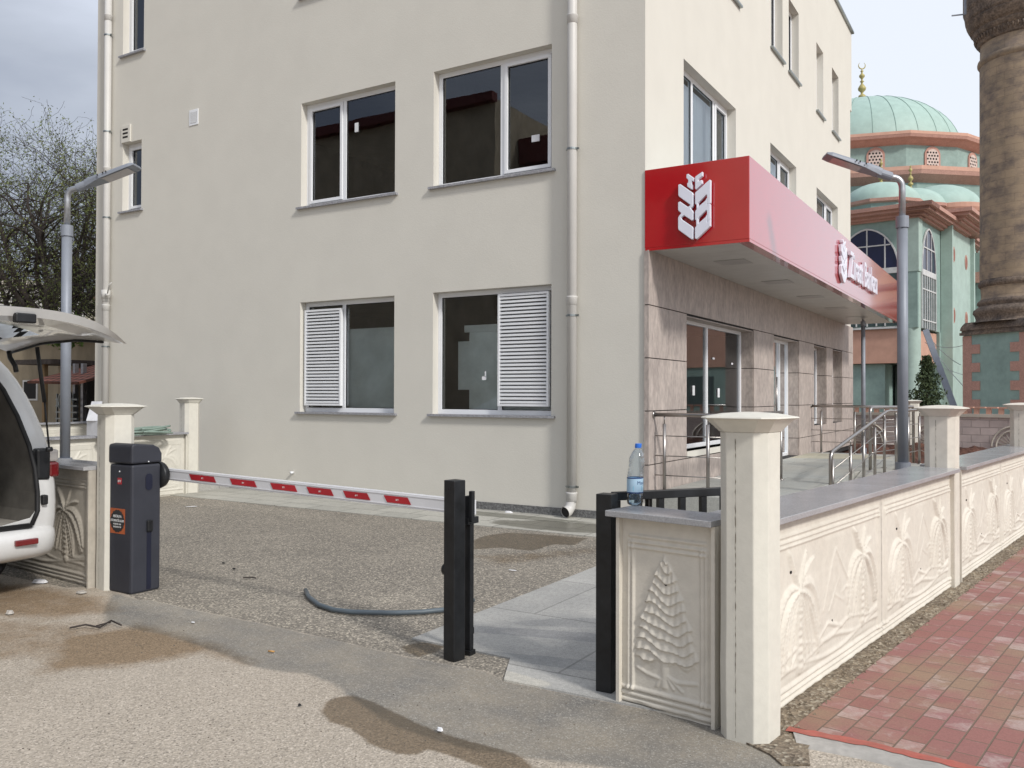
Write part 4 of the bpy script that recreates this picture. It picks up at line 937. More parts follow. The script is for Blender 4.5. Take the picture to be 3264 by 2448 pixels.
fo = mb.build('frame', black, gp_, bevel=.003)
for k in range(5):
    q = MB(); a = .14+k*.137; q.fbox(FG, a, a+.034, .14, .985, -.015, .015); q.build('baluster', black, gp_)
# ------------------------------------------------------------------ barrier cabinet and boom
bc = thing('barrier_cabinet', 'dark grey automatic car barrier cabinet with an orange sticker', 'barrier', (-6.08, 4.27, 0))
x0, x1, y0, y1 = -6.225, -5.94, 4.135, 4.395
mb = MB(); mb.box(x0, x1, y0, y1, .0, 1.0); mb.build('housing', box_m, bc, bevel=.018)
mb = MB(); ring = []
prof = [(y0-.006, 1.008), (y1+.006, 1.008), (y1+.006, 1.08), (y1-.02, 1.125), (y1-.07, 1.15), (y0+.03, 1.165), (y0-.002, 1.155), (y0-.006, 1.13)]
n_ = len(prof); mb.add([(x0-.006, y, z) for y, z in prof]+[(x1+.006, y, z) for y, z in prof], [tuple(range(n_)), tuple(reversed(range(n_, 2*n_)))]+[(i, (i+1) % n_, n_+(i+1) % n_, n_+i) for i in range(n_)])
mb.build('lid', box_m, bc, bevel=.014)
mb = MB(); mb.box(x1-.0, x1+.0015, y0+.135, y0+.175, .02, .48); mb.build('slot', box_d, bc)
mb = MB(); mb.box(x1-.001, x1+.018, y0+.13, y0+.18, .47, .56); mb.build('lock', black, bc, bevel=.008)
mb = MB(); ov = [(y0+.15+.03*math.cos(a), .86+(.035 if math.sin(a) > 0 else -.035)+.03*math.sin(a)) for a in [2*math.pi*i/20 for i in range(20)]]
FX1 = lambda a, z, d: Vector((x1-d, a, z))
mb.prism(ov, FX1, 0.0005, -.004); mb.build('sensor_window', box_d, bc)
FY0 = lambda a, z, d: Vector((a, y0+d, z))
mb = MB(); mb.fbox(FY0, -6.205, -6.02, .46, .655, -.0015, -.0); lb = mb.build('orange_sticker', orange, bc)
sc_ = []
for i in range(64):
    a = 2*math.pi*i/64; r = .083+.006*abs(math.sin(a*8)); sc_.append((-6.1125+r*math.cos(a), .5575+r*math.sin(a)))
mb = MB(); mb.prism(sc_, FY0, -.002, -.0035); mb.build('badge', labd, lb)
for s_, z_, sz in (('ANTALYA', .585, .030), ('OTOMATİK KAPI', .552, .027), ('0 242 222 1 444', .528, .018), ('0 542 422 10 10', .506, .018)):
    text(s_, sz, 'lettering', whitep, lb, FY0, -6.1125, z_, -.0042, extrude=.0005, align='CENTER', sx=.8)
mb = MB(); mb.fbox(FY0, -6.115, -6.065, .845, .895, -.002, 0); rl = mb.build('red_badge', redst, bc); text('BFT', .026, 'lettering', whitep, rl, FY0, -6.09, .861, -.003, extrude=.0005, align='CENTER')
for (xx, yy, F_) in ((-6.09, .945, FY0),):
    mb = MB(); mb.tube([(xx, y0, yy), (xx, y0-.004, yy)], .006, 8); mb.build('screw', white_pvc, bc)
mb = MB(); mb.tube([(x1+.006, y0+.14, 1.02), (x1+.011, y0+.14, 1.02)], .005, 8); mb.build('screw', white_pvc, bc)
bm_ = thing('barrier_boom', 'white barrier boom with red reflective parallelograms', 'barrier arm', (-6.02, 4.47, .90))
ba, bb = Vector((-6.10, 4.475, .905)), Vector((-2.90, 4.31, .865)); bd_ = (bb-ba).normalized(); bn_ = Vector((-bd_.y, bd_.x, 0)).normalized()
FBm = lambda a, z, d: ba+bd_*a+bn_*d+Vector((0, 0, z))
LB = (bb-ba).length
mb = MB(); mb.fbox(FBm, 0, LB, -.045, .045, -.0, .045); mb.fbox(FBm, 0, LB, .028, .036, -.003, 0); mb.fbox(FBm, 0, LB, -.036, -.028, -.003, 0); bo = mb.build('boom', alu, bm_, bevel=.006)
for px in (406, 500, 593, 676, 759, 851):
    q = PY(*P(px, 1040), 4.44); a = (Vector(q)-ba).dot(bd_)
    q2 = PY(*P(px+53, 1045), 4.40); b2 = (Vector(q2)-ba).dot(bd_); sk_ = .03
    mb = MB(); mb.prism([(a, .022), (b2-sk_, .022), (b2, -.022), (a+sk_, -.022)], FBm, -.0045, -.0032)
    st_ = mb.build('reflector', redst, bm_); text('BFT', .016, 'lettering', whitep, st_, FBm, (a+b2)/2, -.006, -.005, extrude=.0003, align='CENTER')
mb = MB(); mb.lathe([(.02, -.0), (.112, .0), (.116, .02), (.105, .06), (.08, .085), (.04, .095)], (0, 0, 0), 28)
hv = []
for x, y, z in mb.v: hv.append((-6.03+x*1.15, 4.40+z*.9, .90+y))
mb.v = hv; mb.build('hub', black, bm_, smooth=True)
# ------------------------------------------------------------------ lamp posts
def lamp_post(label, x, y, z0, collar, dir2, top_z=None, zend=None, hm=lamp_m, scale=1.0):
    t_ = thing('lamp_post', label, 'lamp post', (x, y, 0), group='grey steel lamp posts with flat heads')
    def bl(mb, nm, mt, par=None, **k):
        o = mb.build(nm, mt, **k); o.parent = par or t_; return o
    k = scale
    mb = MB(); mb.tube([(0, 0, 0), (0, 0, z0)], .075*k, 16); bl(mb, 'footing', lampg, smooth=True)
    mb = MB(); mb.tube([(0, 0, z0), (0, 0, collar)], .057*k, 20); bl(mb, 'pole', hm, smooth=True)
    mb = MB(); mb.tube([(0, 0, z0-.03), (0, 0, z0+.06)], .082*k, 20); bl(mb, 'base_sleeve', hm)
    mb = MB(); mb.tube([(0, 0, collar-.075*k), (0, 0, collar+.055*k), (0, 0, collar+.06*k)], [.069*k, .069*k, .05*k], 20); bl(mb, 'collar', hm)
    d = Vector((dir2[0], dir2[1], 0)).normalized(); up = Vector((0, 0, 1)); sl_ = math.radians(20); hd_ = d*math.cos(sl_)+up*math.sin(sl_)
    p0 = Vector((0, 0, collar)); p1 = Vector((0, 0, collar+.37*k)); pe = p1+d*.10*k+up*.13*k
    pts = [p0, p1]
    for i in range(1, 8):
        s_ = i/7; c_ = p1+up*.12*k; pts.append(p1*(1-s_)**2+c_*2*s_*(1-s_)+pe*s_*s_)
    pts.append(pe+hd_*.06*k)
    mb = MB(); mb.tube(pts, .036*k, 16); bl(mb, 'arm', lampg, smooth=True)
    hp_ = pe+hd_*.02*k; side = d.cross(up).normalized(); nrm = side.cross(hd_)*1.0
    if nrm.z < 0: nrm = -nrm
    Q = lambda a, s_, n: hp_+(hd_*a+side*s_+nrm*n)*k
    mb = MB(); mb.tube([Q(0, 0, 0), Q(.02, 0, 0), Q(.16, 0, 0)], [.05*k, .052*k, .052*k], 16)
    secs = [(.12, .052, -.04, .052), (.20, .075, -.035, .055), (.30, .10, -.03, .05), (.33, .115, -.03, .035), (.72, .125, -.025, .03), (.78, .115, -.02, .012)]
    vs = []; fs = []
    for a, w_, lo, hi in secs: vs += [Q(a, -w_, lo), Q(a, w_, lo), Q(a, w_*.94, hi*.3), Q(a, w_*.7, hi), Q(a, -w_*.7, hi), Q(a, -w_*.94, hi*.3)]
    n = len(secs)
    for i in range(n-1):
        for j in range(6): fs.append((i*6+j, i*6+(j+1) % 6, (i+1)*6+(j+1) % 6, (i+1)*6+j))
    fs += [tuple(reversed(range(6))), tuple((n-1)*6+j for j in range(6))]
    mb.add(vs, fs); hd2 = bl(mb, 'lamp_head', hm, bevel=.006)
    mb = MB(); mb.add([Q(.36, -.10, -.034), Q(.70, -.105, -.031), Q(.70, .105, -.031), Q(.36, .10, -.034)], [(0, 1, 2, 3)]); bl(mb, 'diffuser', mat('lamp_glass', (.45, .42, .42), .15), par=hd2)
    mb = MB()
    for a in (.33, .40, .44):
        mb.add([Q(a, -.127, .0), Q(a+.016, -.127, .0), Q(a+.016, -.127, .024), Q(a, -.127, .024), Q(a, .127, .0), Q(a+.016, .127, .0), Q(a+.016, .127, .024), Q(a, .127, .024)], [(0, 1, 2, 3), (4, 5, 6, 7)])
    bl(mb, 'cooling_slot', dark, par=hd2)
    return t_
q = DD(*P(142, 800), 10.3); lamp_post('grey lamp post on the left reaching over the yard wall', q[0], q[1], .72, 3.52, (.72, .40))
q = DD(*P(1950, 800), 9.7); lamp_post('tall grey lamp post behind the palm relief wall on the right', q[0], q[1], .74, 3.53, (-.86, -.42))
q = G(2753, 1600, 0); q = DD(2752, 1300, 19.5)
lamp_post('distant slim lamp post seen under the far end of the canopy', q[0], q[1], .3, 3.2, (-.5, -.9), scale=.8)
# ------------------------------------------------------------------ white van, rear doorway open
van = thing('parked_van', 'white van with its tailgate lifted at the left edge', 'van', (-8.8, 2.93, 0))
def _vb(self, name, m, parent=None, **k):
    self.v = [(x-.0, y, z) for x, y, z in self.v]; return self.build(name, m, parent, **k)
MB.vbuild = _vb
YC = 2.96; VDX = .22
prof_h = [(.84, .30), (.895, .45), (.905, .70), (.90, .95), (.875, 1.18), (.835, 1.42), (.775, 1.66), (.70, 1.83), (.60, 1.93), (.40, 1.985), (.0, 2.0)]
def rearx(z):
    zz = [.3, .6, .95, 1.2, 1.45, 1.66, 1.83, 1.93, 2.0]; xx = [-6.50, -6.47, -6.50, -6.57, -6.68, -6.80, -6.93, -7.02, -7.06]
    return float(np.interp(z, zz, xx))
def section(sc_, zs_=1.0, zo=0): 
    L_ = [(y*sc_, z*zs_+zo) for y, z in prof_h]; return L_+[(-y, z) for y, z in reversed(L_[:-1])]
stations = [(-11.3, .70, .42), (-11.2, .84, .50), (-10.9, .94, .56), (-10.4, .985, .68), (-9.9, 1.0, .86), (-9.5, 1.0, .98), (-8.5, 1, 1), (-7.6, 1, 1), (-7.0, 1, 1)]
mb = MB(); rings = []
for x, wy, hz in stations:
    rings.append([(x, YC+y*wy*1.06, .3+(z-.3)*hz) for y, z in section(1)])
rings.append([(rearx(z)-.10, YC+y*1.06, z) for y, z in section(1)]); rings.append([(rearx(z)-.02, YC+y*1.03, z) for y, z in section(1)])
ns = len(rings[0]); vs = [p_ for r_ in rings for p_ in r_]; fs = []
for i in range(len(rings)-1):
    for j in range(ns-1): fs.append((i*ns+j, i*ns+j+1, (i+1)*ns+j+1, (i+1)*ns+j))
fs.append(tuple(range(ns)))
# rear frame ring: outer section -> opening outline (inset)
op = [(.70, .56), (.745, .66), (.75, .80), (.74, .98), (.72, 1.16), (.68, 1.38), (.63, 1.58), (.58, 1.70), (.48, 1.77), (.30, 1.80), (.0, 1.81)]
def opening(scy=1.0, dx=0.0):
    L_ = [(y*scy, z) for y, z in op]; L_ = L_+[(-y, z) for y, z in reversed(L_[:-1])]; return [(rearx(z)+dx, YC+y, z) for y, z in L_]
o_ = len(vs); vs += opening(1.0, .0)
b_ = (len(rings)-1)*ns
for j in range(ns-1): fs.append((b_+j, b_+j+1, o_+j+1, o_+j))
fs.append((b_+ns-1, b_, o_, o_+ns-1))
mb.add(vs, fs); body = mb.vbuild('body', van_w, van, smooth=True)
body.modifiers.new('sub', 'SUBSURF').levels = 1; body.modifiers['sub'].render_levels = 1
# interior
mb = MB(); A = opening(1.0, -.004); Bk = [(x-1.9 if True else 0, y, z) for x, y, z in opening(1.0, 0)]
mb.add(A+Bk, [(j, j+1, ns+j+1, ns+j) for j in range(ns-1)]+[(ns-1, 0, ns, 2*ns-1), tuple(range(ns, 2*ns))]); mb.vbuild('cargo_interior', van_in, van)
mb = MB(); lo = opening(1.0, .012); mb.tube(lo+[lo[0]], .017, 8); mb.vbuild('door_seal', rubber, van, smooth=True)
mb = MB(); mb.box(-7.9, -6.52, 2.2, 3.66, .555, .575); mb.vbuild('cargo_floor', mat('cargo_floor', (.30, .28, .25), .8, var=(5, .2)), van)
mb = MB(); mb.box(-6.54, -6.45, 2.2, 3.66, .54, .572); mb.vbuild('scuff_plate', rubber, van)
mb = MB(); mb.box(-7.3, -6.60, 2.6, 3.45, .576, .584); mb.vbuild('cardboard_sheet', mat('pale_sheet', (.45, .47, .5), .8), van)
# bumper
mb = MB(); bp_ = [(.27, -6.62), (.30, -6.44), (.36, -6.385), (.46, -6.365), (.52, -6.39), (.545, -6.46)]
yy = [YC-.97, YC-.945, YC-.84, YC-.6, YC, YC+.6, YC+.84, YC+.945, YC+.97]; off = [-.34, -.16, -.055, -.02, 0, -.02, -.055, -.16, -.34]
vs = []; fs = []
for y, of in zip(yy, off):
    for z, x in bp_: vs.append((x+of*(1.0), y, z))
nb = len(bp_)
for i in range(len(yy)-1):
    for j in range(nb-1): fs.append((i*nb+j, i*nb+j+1, (i+1)*nb+j+1, (i+1)*nb+j))
mb.add(vs, fs); bu = mb.vbuild('bumper', van_w, van, smooth=True); sm = bu.modifiers.new('s', 'SOLIDIFY'); sm.thickness = .01; su = bu.modifiers.new('sub', 'SUBSURF'); su.levels = su.render_levels = 2
for sgn in (1, -1):
    mb = MB(); mb.box(-6.42, -6.372, YC+sgn*.62-.085, YC+sgn*.62+.085, .425, .47); mb.vbuild('reflector', lens_r, van, bevel=.008)
# tail lamps
for sgn in (1, -1):
    mb = MB(); ya, yb = YC+sgn*.865, YC+sgn*.95
    mb.box(-6.70, -6.52, min(ya, yb), max(ya, yb), .90, 1.02); l1 = mb.vbuild('tail_lamp', lens_r, van, bevel=.02)
    mb = MB(); mb.box(-6.71, -6.53, min(ya, yb), max(ya, yb), 1.02, 1.115); mb.vbuild('clear_lens', lens_c, l1, bevel=.018)
    mb = MB(); ya2 = YC+sgn*.755; mb.box(-6.66, -6.495, min(ya2, ya), max(ya2, ya), .885, 1.13); mb.vbuild('lamp_housing', black, l1, bevel=.02)
    mb = MB(); mb.box(-6.60, -6.455, YC+sgn*.80-.02, YC+sgn*.80+.025, .70, .775); mb.vbuild('buffer', rubber, van, bevel=.01)
# wheels
for wx_, wy_ in ((-7.42, YC+.80), (-7.42, YC-.80), (-10.4, YC+.80), (-10.4, YC-.80)):
    mb = MB()
    ps = [(.20, -.09), (.29, -.10), (.325, -.085), (.335, -.04), (.335, .04), (.325, .085), (.29, .10), (.20, .09)]
    mb.lathe(ps, (0, 0, 0), 32); mb.v = [(wx_+x, wy_+z, .335+y) for x, y, z in mb.v]; wh = mb.vbuild('wheel', rubber, van, smooth=True)
    mb = MB(); mb.lathe([(.001, .05), (.12, .06), (.20, .085), (.20, -.085), (.001, -.05)], (0, 0, 0), 24); mb.v = [(wx_+x, wy_+z*(1 if wy_ > YC else -1), .335+y) for x, y, z in mb.v]; mb.vbuild('rim', clampm, wh, smooth=True)
mb = MB(); mb.tube([(-6.9, 3.42, .30), (-6.47, 3.42, .275)], .032, 12, cap=False); mb.tube([(-6.9, 3.42, .30), (-6.6, 3.42, .28)], .028, 12); mb.vbuild('exhaust', rubber, van, smooth=True)
# side + front windows
for sgn in (1, -1):
    mb = MB(); 
    for xa, xb in ((-9.6, -8.7), (-8.6, -7.7), (-7.6, -7.05)):
        mb.quad((xa, YC+sgn*.882, 1.16), (xb, YC+sgn*.882, 1.16), (xb, YC+sgn*.79, 1.64), (xa, YC+sgn*.79, 1.64))
    mb.vbuild('side_window', rubber, van)
# tailgate: curved shell with a folded side, inner panel, lock and struts
YT = 3.70; HW = YT-YC; ny = 17; nu_ = 14
xu = np.linspace(-6.86, -5.42, nu_); zsd = np.interp(xu, [-6.86, -6.4, -5.95, -5.6, -5.42], [1.87, 1.935, 1.945, 1.92, 1.90])
def gate(extra, shr, x1=0.0):
    vs = []
    for i in range(nu_):
        u_ = i/(nu_-1)
        for k in range(ny):
            s_ = 1-2*k/(ny-1); cr2 = 1-abs(s_)**2.3; x = -6.86+(xu[i]+6.86)+.10*cr2*u_+x1*u_-.05*(1-u_)*0
            vs.append((x, YC+(HW-shr)*s_, zsd[i]+.125*cr2+extra(u_, abs(s_))))
    return vs
gf = [(i*ny+k, i*ny+k+1, (i+1)*ny+k+1, (i+1)*ny+k) for i in range(nu_-1) for k in range(ny-1)]
thk = lambda u_, s_: .055*(1-s_**4)
tg = MB(); tg.add(gate(thk, .0, .035), gf); top_ = gate(thk, 0, .035); bot_ = gate(lambda u_, s_: 0, .0)
e0 = (nu_-1)*ny; tg.add([top_[e0+k] for k in range(ny)]+[bot_[e0+k] for k in range(ny)], [(k, k+1, ny+k+1, ny+k) for k in range(ny-1)])
tgo = tg.build('tailgate', van_w, van, smooth=True, recalc=False)
inn = MB(); inn.add(gate(lambda u_, s_: (-.035 if .12 < u_ < .9 and s_ < .86 else 0.0), .0), gf); inn.build('inner_panel', van_w, tgo, smooth=True, recalc=False)
rim = MB(); pts = [(xu[i], YT-.01, zsd[i]-.006) for i in range(0, nu_-2)]; rim.tube(pts, .009, 6); rim.build('gate_seam', rubber, tgo, smooth=True)
mb = MB(); mb.box(-5.42+.09, -5.42+.135, YC-.075, YC+.055, 1.985, 2.045); mb.build('lock', black, tgo, bevel=.01)
mb = MB(); wv = gate(lambda u_, s_: -.042, .14); gf2 = [f_ for n_f, f_ in enumerate(gf) if 2 <= n_f//(ny-1) <= 7 and 2 <= n_f % (ny-1) <= ny-4]; us = sorted({q_ for f_ in gf2 for q_ in f_}); ix = {q_: n_ for n_, q_ in enumerate(us)}; mb.add([wv[q_] for q_ in us], [tuple(ix[q_] for q_ in f_) for f_ in gf2]); mb.build('rear_window', carglass, tgo, recalc=False)
q1, q2, q3 = PY(118, 1106, 3.60), PY(142, 1282, 3.66), PY(157, 1432, 3.74)
mb = MB(); mb.tube([q1, q2], .015, 8); mb.tube([q2, q3], .007, 8); mb.tube([(q3[0], q3[1]-.02, q3[2]), (q3[0], q3[1]+.02, q3[2])], .018, 8); mb.build('gas_strut', black, van, smooth=True)
hq = [PY(x, y, 3.56) for x, y in ((28, 1120), (32, 1140), (48, 1165), (52, 1185))]
mb = MB(); mb.tube(hq, .018, 8); mb.build('hinge', black, van, smooth=True)
# roof rails
for sgn in (1, -1):
    mb = MB(); mb.tube([(-9.8, YC+sgn*.62, 1.96), (-9.6, YC+sgn*.62, 2.03), (-7.3, YC+sgn*.62, 2.03), (-7.0, YC+sgn*.60, 1.98)], .017, 8); mb.build('roof_rail', clampm, van, smooth=True)
sw_ = thing('spare_wheel', 'black rubber wheel lying inside the open van', 'wheel', (-6.95, 3.1, .6))
mb = MB(); mb.tube([(-6.86, 3.12+.27*math.cos(a), .87+.27*math.sin(a)) for a in [2*math.pi*i/32 for i in range(33)]], .05, 10); mb.build('tyre', rubber, sw_, smooth=True)
mb = MB(); mb.tube([(-6.86, 3.12+.22*math.cos(a), .87+.22*math.sin(a)) for a in [2*math.pi*i/32 for i in range(33)]], .015, 8); mb.tube([(-6.86, 2.92, .87), (-6.86, 3.32, .87)], .012, 6); mb.tube([(-6.86, 3.12, .67), (-6.86, 3.12, 1.07)], .012, 6); mb.build('rim', clampm, sw_, smooth=True)
# ------------------------------------------------------------------ bottle
q = G(2024, 1610, .97)
bt = thing('water_bottle', 'clear plastic water bottle with a blue cap on the granite coping', 'bottle', q)
hb = .326; R0 = .043
pf = [(.0, .004), (.030, .0), (.040, .008), (.0425, .02), (R0, .05), (R0, .065), (.0425, .068), (.0425, .145), (R0, .148), (R0, .16), (.040, .166), (R0, .172), (.040, .180), (.0425, .188), (.039, .198), (.0425, .207), (.040, .216), (.0415, .228), (.040, .245), (.036, .262), (.028, .280), (.018, .294), (.0145, .300), (.0145, .308)]
mb = MB(); mb.lathe(pf, (0, 0, 0), 28)
def lean(mb):
    out = []
    for x, y, z in mb.v:
        a = math.radians(3.5)*min(1, z/.12); dx = .0 if z < .14 else (z-.14)*.10
        wob = .0025*math.sin(z*90+math.atan2(y, x)*3) if .15 < z < .28 else 0
        out.append((x*(1+wob*8)+dx*.85, y*(1+wob*8)+dx*.5, z))
    mb.v = out; return mb
bo_ = lean(mb).build('bottle', pet, smooth=True); bo_.parent = bt
mb = MB(); mb.lathe([(.0, .302), (.0165, .302), (.0175, .306), (.0175, .322), (.016, .325), (.0, .325)], (0, 0, 0), 24); o = lean(mb).build('cap', bluecap, smooth=False); o.parent = bt
mb = MB(); mb.lathe([(.0432, .068), (.0432, .145)], (0, 0, 0), 32); lo_ = lean(mb).build('label', lab_b, smooth=True); lo_.parent = bt
for z in (.066, .142):
    mb = MB(); mb.lathe([(.0434, z), (.0434, z+.006)], (0, 0, 0), 32); o = lean(mb).build('label_band', lab_n, smooth=True); o.parent = lo_
va = math.atan2(-q[1], -q[0])
FBt = lambda a, z, d: Vector(((.0436-d)*math.cos(va+.25+a/.0436), (.0436-d)*math.sin(va+.25+a/.0436), z))
lt = text('Mavi', .026, 'lettering', lab_n, None, FBt, 0, .112, 0, extrude=.0002); lt.parent = lo_
mb = MB(); mb.prism([(-.02+.04*0, .080), (.03, .080), (.03, .103), (-.02, .103)], FBt, -.0003, -.0006); o = mb.build('label_print', mat('aqua', (.15, .5, .65), .4), None); o.parent = lo_
mb = MB(); mb.lathe([(.0, .006), (.036, .006), (.041, .02), (.0415, .063), (.0, .063)], (0, 0, 0), 24); o = mb.build('water', glassmat('water_clear', (.85, .93, .98), 1.33), smooth=True); o.parent = bt
# ------------------------------------------------------------------ hoses, rubbish
hp2 = [G(*P(*p_)) for p_ in ((660, 1282), (667, 1297), (690, 1315), (720, 1325), (760, 1330), (850, 1332), (910, 1330), (960, 1325), (1000, 1316), (1022, 1304))]
mb = MB(); mb.tube([(p_[0], p_[1], .026) for p_ in hp2], .017, 10); tag(mb.build('hose', hose_m, smooth=True), 'grey hose curving across the gravel yard behind the black post', 'hose')
mb = MB()
for k in range(7):
    a0 = k*.5; pts = []
    for i in range(41):
        a = 2*math.pi*i/40; rx, ry = .13+.02*math.sin(k*2.1), .52+.07*math.sin(k*1.3)
        pts.append((-11.03+rx*math.cos(a+a0*.1)+.01*k*math.sin(k), 7.75+ry*math.sin(a), .975+.013*k+.02*math.sin(a*2+k*1.9)))
    mb.tube(pts, .015, 7)
tag(mb.build('coiled_hose', hose_g, smooth=True), 'pale green hose coiled on top of the cream side wall', 'hose')
def chip(name, label, cat, px, py, sx, sy, sz, m, z=.012, rz=0, grp=None):
    q = G(*P(px, py), z); mb = MB(); n = 7; top = []; botm = []
    for i in range(n):
        a = 2*math.pi*i/n; r = random.uniform(.75, 1.1); botm.append((r*sx*math.cos(a), r*sy*math.sin(a), 0)); top.append((r*.7*sx*math.cos(a+.2), r*.7*sy*math.sin(a+.2), sz*random.uniform(.6, 1)))
    mb.add(botm+top, [tuple(reversed(range(n))), tuple(range(n, 2*n))]+[(i, (i+1) % n, n+(i+1) % n, n+i) for i in range(n)])
    c, s_ = math.cos(rz), math.sin(rz); mb.v = [(x*c-y*s_, x*s_+y*c, w_) for x, y, w_ in mb.v]
    o = mb.build(name, m); o.location = q; return tag(o, label, cat, grp)
chip('broken_tile', 'broken white tile at the foot of the dusty wall by the van', 'rubble', 87, 1258, .075, .04, .03, paper, rz=.5)
chip('stone', 'flat pale stone in the mud left of the barrier pillar', 'stone', 175, 1280, .05, .04, .012, stone_m)
chip('stone', 'small pale stone at the far left of the dirt road', 'stone', 20, 1325, .035, .025, .03, stone_m)
chip('paper_scrap', 'white strip of paper on the yard beside the cabinet', 'litter', 415, 1094, .09, .018, .004, paper, rz=.9)
chip('paper_scrap', 'crumpled white scrap on the damp band in the foreground', 'litter', 950, 1577, .022, .014, .012, paper)
chip('paper_scrap', 'tiny pink white scrap on the concrete apron by the cabinet', 'litter', 417, 1344, .02, .011, .004, paper)
chip('paper_scrap', 'white litter lying at the foot of the facade', 'litter', 1098, 1107, .07, .03, .02, paper)
chip('paper_scrap', 'white sliver on the gravel right of the black post', 'litter', 1108, 1232, .05, .01, .004, paper)
chip('stone', 'dark pebble resting on the pale road in the foreground', 'stone', 648, 1524, .012, .009, .01, rubber)
chip('stone', 'dark pebble on the gravel yard, the left one of two', 'stone', 483, 1217, .02, .015, .012, rubber)
chip('stone', 'dark pebble on the gravel yard, the right one of two', 'stone', 506, 1229, .02, .015, .012, rubber)
q = G(*P(590, 1412)); mb = MB(); mb.tube([(q[0]-.03, q[1]-.01, .014), (q[0]+.01, q[1], .014)], .005, 8); tag(mb.build('cigarette_butt', mat('filter', (.55, .30, .10), .8), smooth=True), 'orange cigarette filter on the wet mud', 'litter')
tw = [G(*P(*p_)) for p_ in ((150, 1363), (185, 1359), (215, 1362), (240, 1350), (262, 1357))]
mb = MB(); mb.tube([(p_[0], p_[1], .02+.01*(i % 2)) for i, p_ in enumerate(tw)], .006, 6); mb.tube([(tw[3][0], tw[3][1], .02), (tw[3][0]-.03, tw[3][1]-.09, .01)], .005, 6); tag(mb.build('twig', bark), 'dark forked twig lying on the mud near the van', 'twig')
tw = [G(*P(*p_)) for p_ in ((1175, 1590), (1200, 1590), (1232, 1591))]
tw = [G(*P(*p_)) for p_ in ((525, 1253), (545, 1252), (552, 1254))]
mb = MB(); mb.tube([(p_[0], p_[1], .02) for p_ in tw], .006, 6); tag(mb.build('twig', bark), 'short grey stick on the edge of the gravel yard', 'twig')
mb = MB(); rr = random.Random(5)
for i in range(650):
    x, y = rr.uniform(-7, 0), rr.uniform(1.9, 4.0); s_ = rr.uniform(.002, .0065)
    if x > -1.0 and y > 3.6: continue
    mb.add([(x-s_, y-s_*.6, .001), (x+s_, y-s_*.5, .001), (x+s_*.2, y+s_, .001), (x, y, .001+s_)], [(0, 1, 3), (1, 2, 3), (2, 0, 3)])
struct(mb.build('loose_grit', mat('grit', (.22, .19, .155), .95, var=(90, .4)), None), 'stuff')
# ------------------------------------------------------------------ minaret
# The mosque and minaret are modelled in a small working size, then enlarged about the mosque's own front corner
# and set on their real site about 50 m away (dome some 26 m high, minaret shaft 3.7 m thick, as such mosques are).
KM, WORK_CORNER, SITE = 1.6, (-3.40, 32.95, 0.0), (-5.44, 52.72, -0.93)
_mbuild = MB.build
def on_site(x, y, z): return (SITE[0]+(x-WORK_CORNER[0])*KM, SITE[1]+(y-WORK_CORNER[1])*KM, SITE[2]+(z-WORK_CORNER[2])*KM)
def _grow(self, name, m, parent=None, **k):
    uvf = k.pop('uvf', None)
    self.v = [(a_, b_, max(0.0, c_)) for a_, b_, c_ in (on_site(*q_) for q_ in self.v)]
    if uvf:
        g_ = uvf; k['uvf'] = lambda v: g_(Vector(((v.x-SITE[0])/KM+WORK_CORNER[0], (v.y-SITE[1])/KM+WORK_CORNER[1], (v.z-SITE[2])/KM)))
    return _mbuild(self, name, m, parent, **k)
MB.build = _grow
mc = Vector((-.183, 29.115, 0)); mn = thing('minaret', 'weathered stone minaret on a teal and salmon square base', 'tower', (*on_site(*mc)[:2], 0))
def ringuv(v):
    d = v-mc; return (1.33*math.atan2(d.x, -d.y), d.z)
rr0 = 1.30
mb = MB(); mb.lathe([(r_*.862, z_) for r_, z_ in [(1.345, 4.95), (1.33, 7.5), (1.32, 11.28)]], mc, 64); mb.build('shaft', mina_m, mn, smooth=True, uvf=ringuv)
mb = MB(); mb.lathe([(r_*.862, z_) for r_, z_ in [(1.32, 11.28), (1.35, 11.31), (1.385, 11.36), (1.39, 11.40), (1.375, 11.46), (1.31, 11.49), (1.30, 11.92)]], mc, 64); mb.build('collar', mina_m, mn, smooth=True, uvf=ringuv)
mb = MB(); mb.lathe([(r_*.862, z_) for r_, z_ in [(1.30, 11.90), (1.36, 11.93), (1.40, 12.0), (1.42, 12.1), (1.40, 12.12), (1.49, 12.2), (1.53, 12.28), (1.52, 12.32), (1.59, 12.38), (1.66, 12.48), (1.72, 12.60), (1.70, 12.63), (1.75, 12.7), (1.78, 12.9), (1.82, 13.0), (1.82, 13.8), (1.2, 13.8)]], mc, 64); mb.build('balcony', minad, mn, smooth=False)
for r_, z_, hh_, w_ in ((1.21, 12.0, .14, .03), (1.36, 12.36, .24, .032)):
    mb = MB(); mb.lathe([(r_-.02, z_), (r_+.03, z_+hh_)], mc, 64)
    for k in range(64):
        a = 2*math.pi*k/64; x, y = mc.x+r_*math.cos(a), mc.y+r_*math.sin(a); mb.tube([(x, y, z_), (x+.03*math.cos(a), y+.03*math.sin(a), z_+hh_*.6), (x+.06*math.cos(a), y+.06*math.sin(a), z_+hh_)], [w_*.5, w_, w_*.8], 5)
    mb.build('muqarnas', minad, mn, smooth=True)
MB.build = _mbuild
mb = MB(); mb.tube([DD(3034, 50, 40.2), DD(3080, 45, 40.2)], .035, 6); mb.tube([DD(3077, 46, 40.2), DD(3076, -60, 40.2)], .06, 6); mb.build('loudspeaker_bracket', lamp_m, mn); MB.build = _grow
mb = MB(); mb.lathe([(r_*.862, z_) for r_, z_ in [(1.33, 4.96), (1.38, 4.9), (1.40, 4.84), (1.38, 4.78), (1.33, 4.74)]], mc, 64); mb.build('moulding', minad, mn, smooth=True)
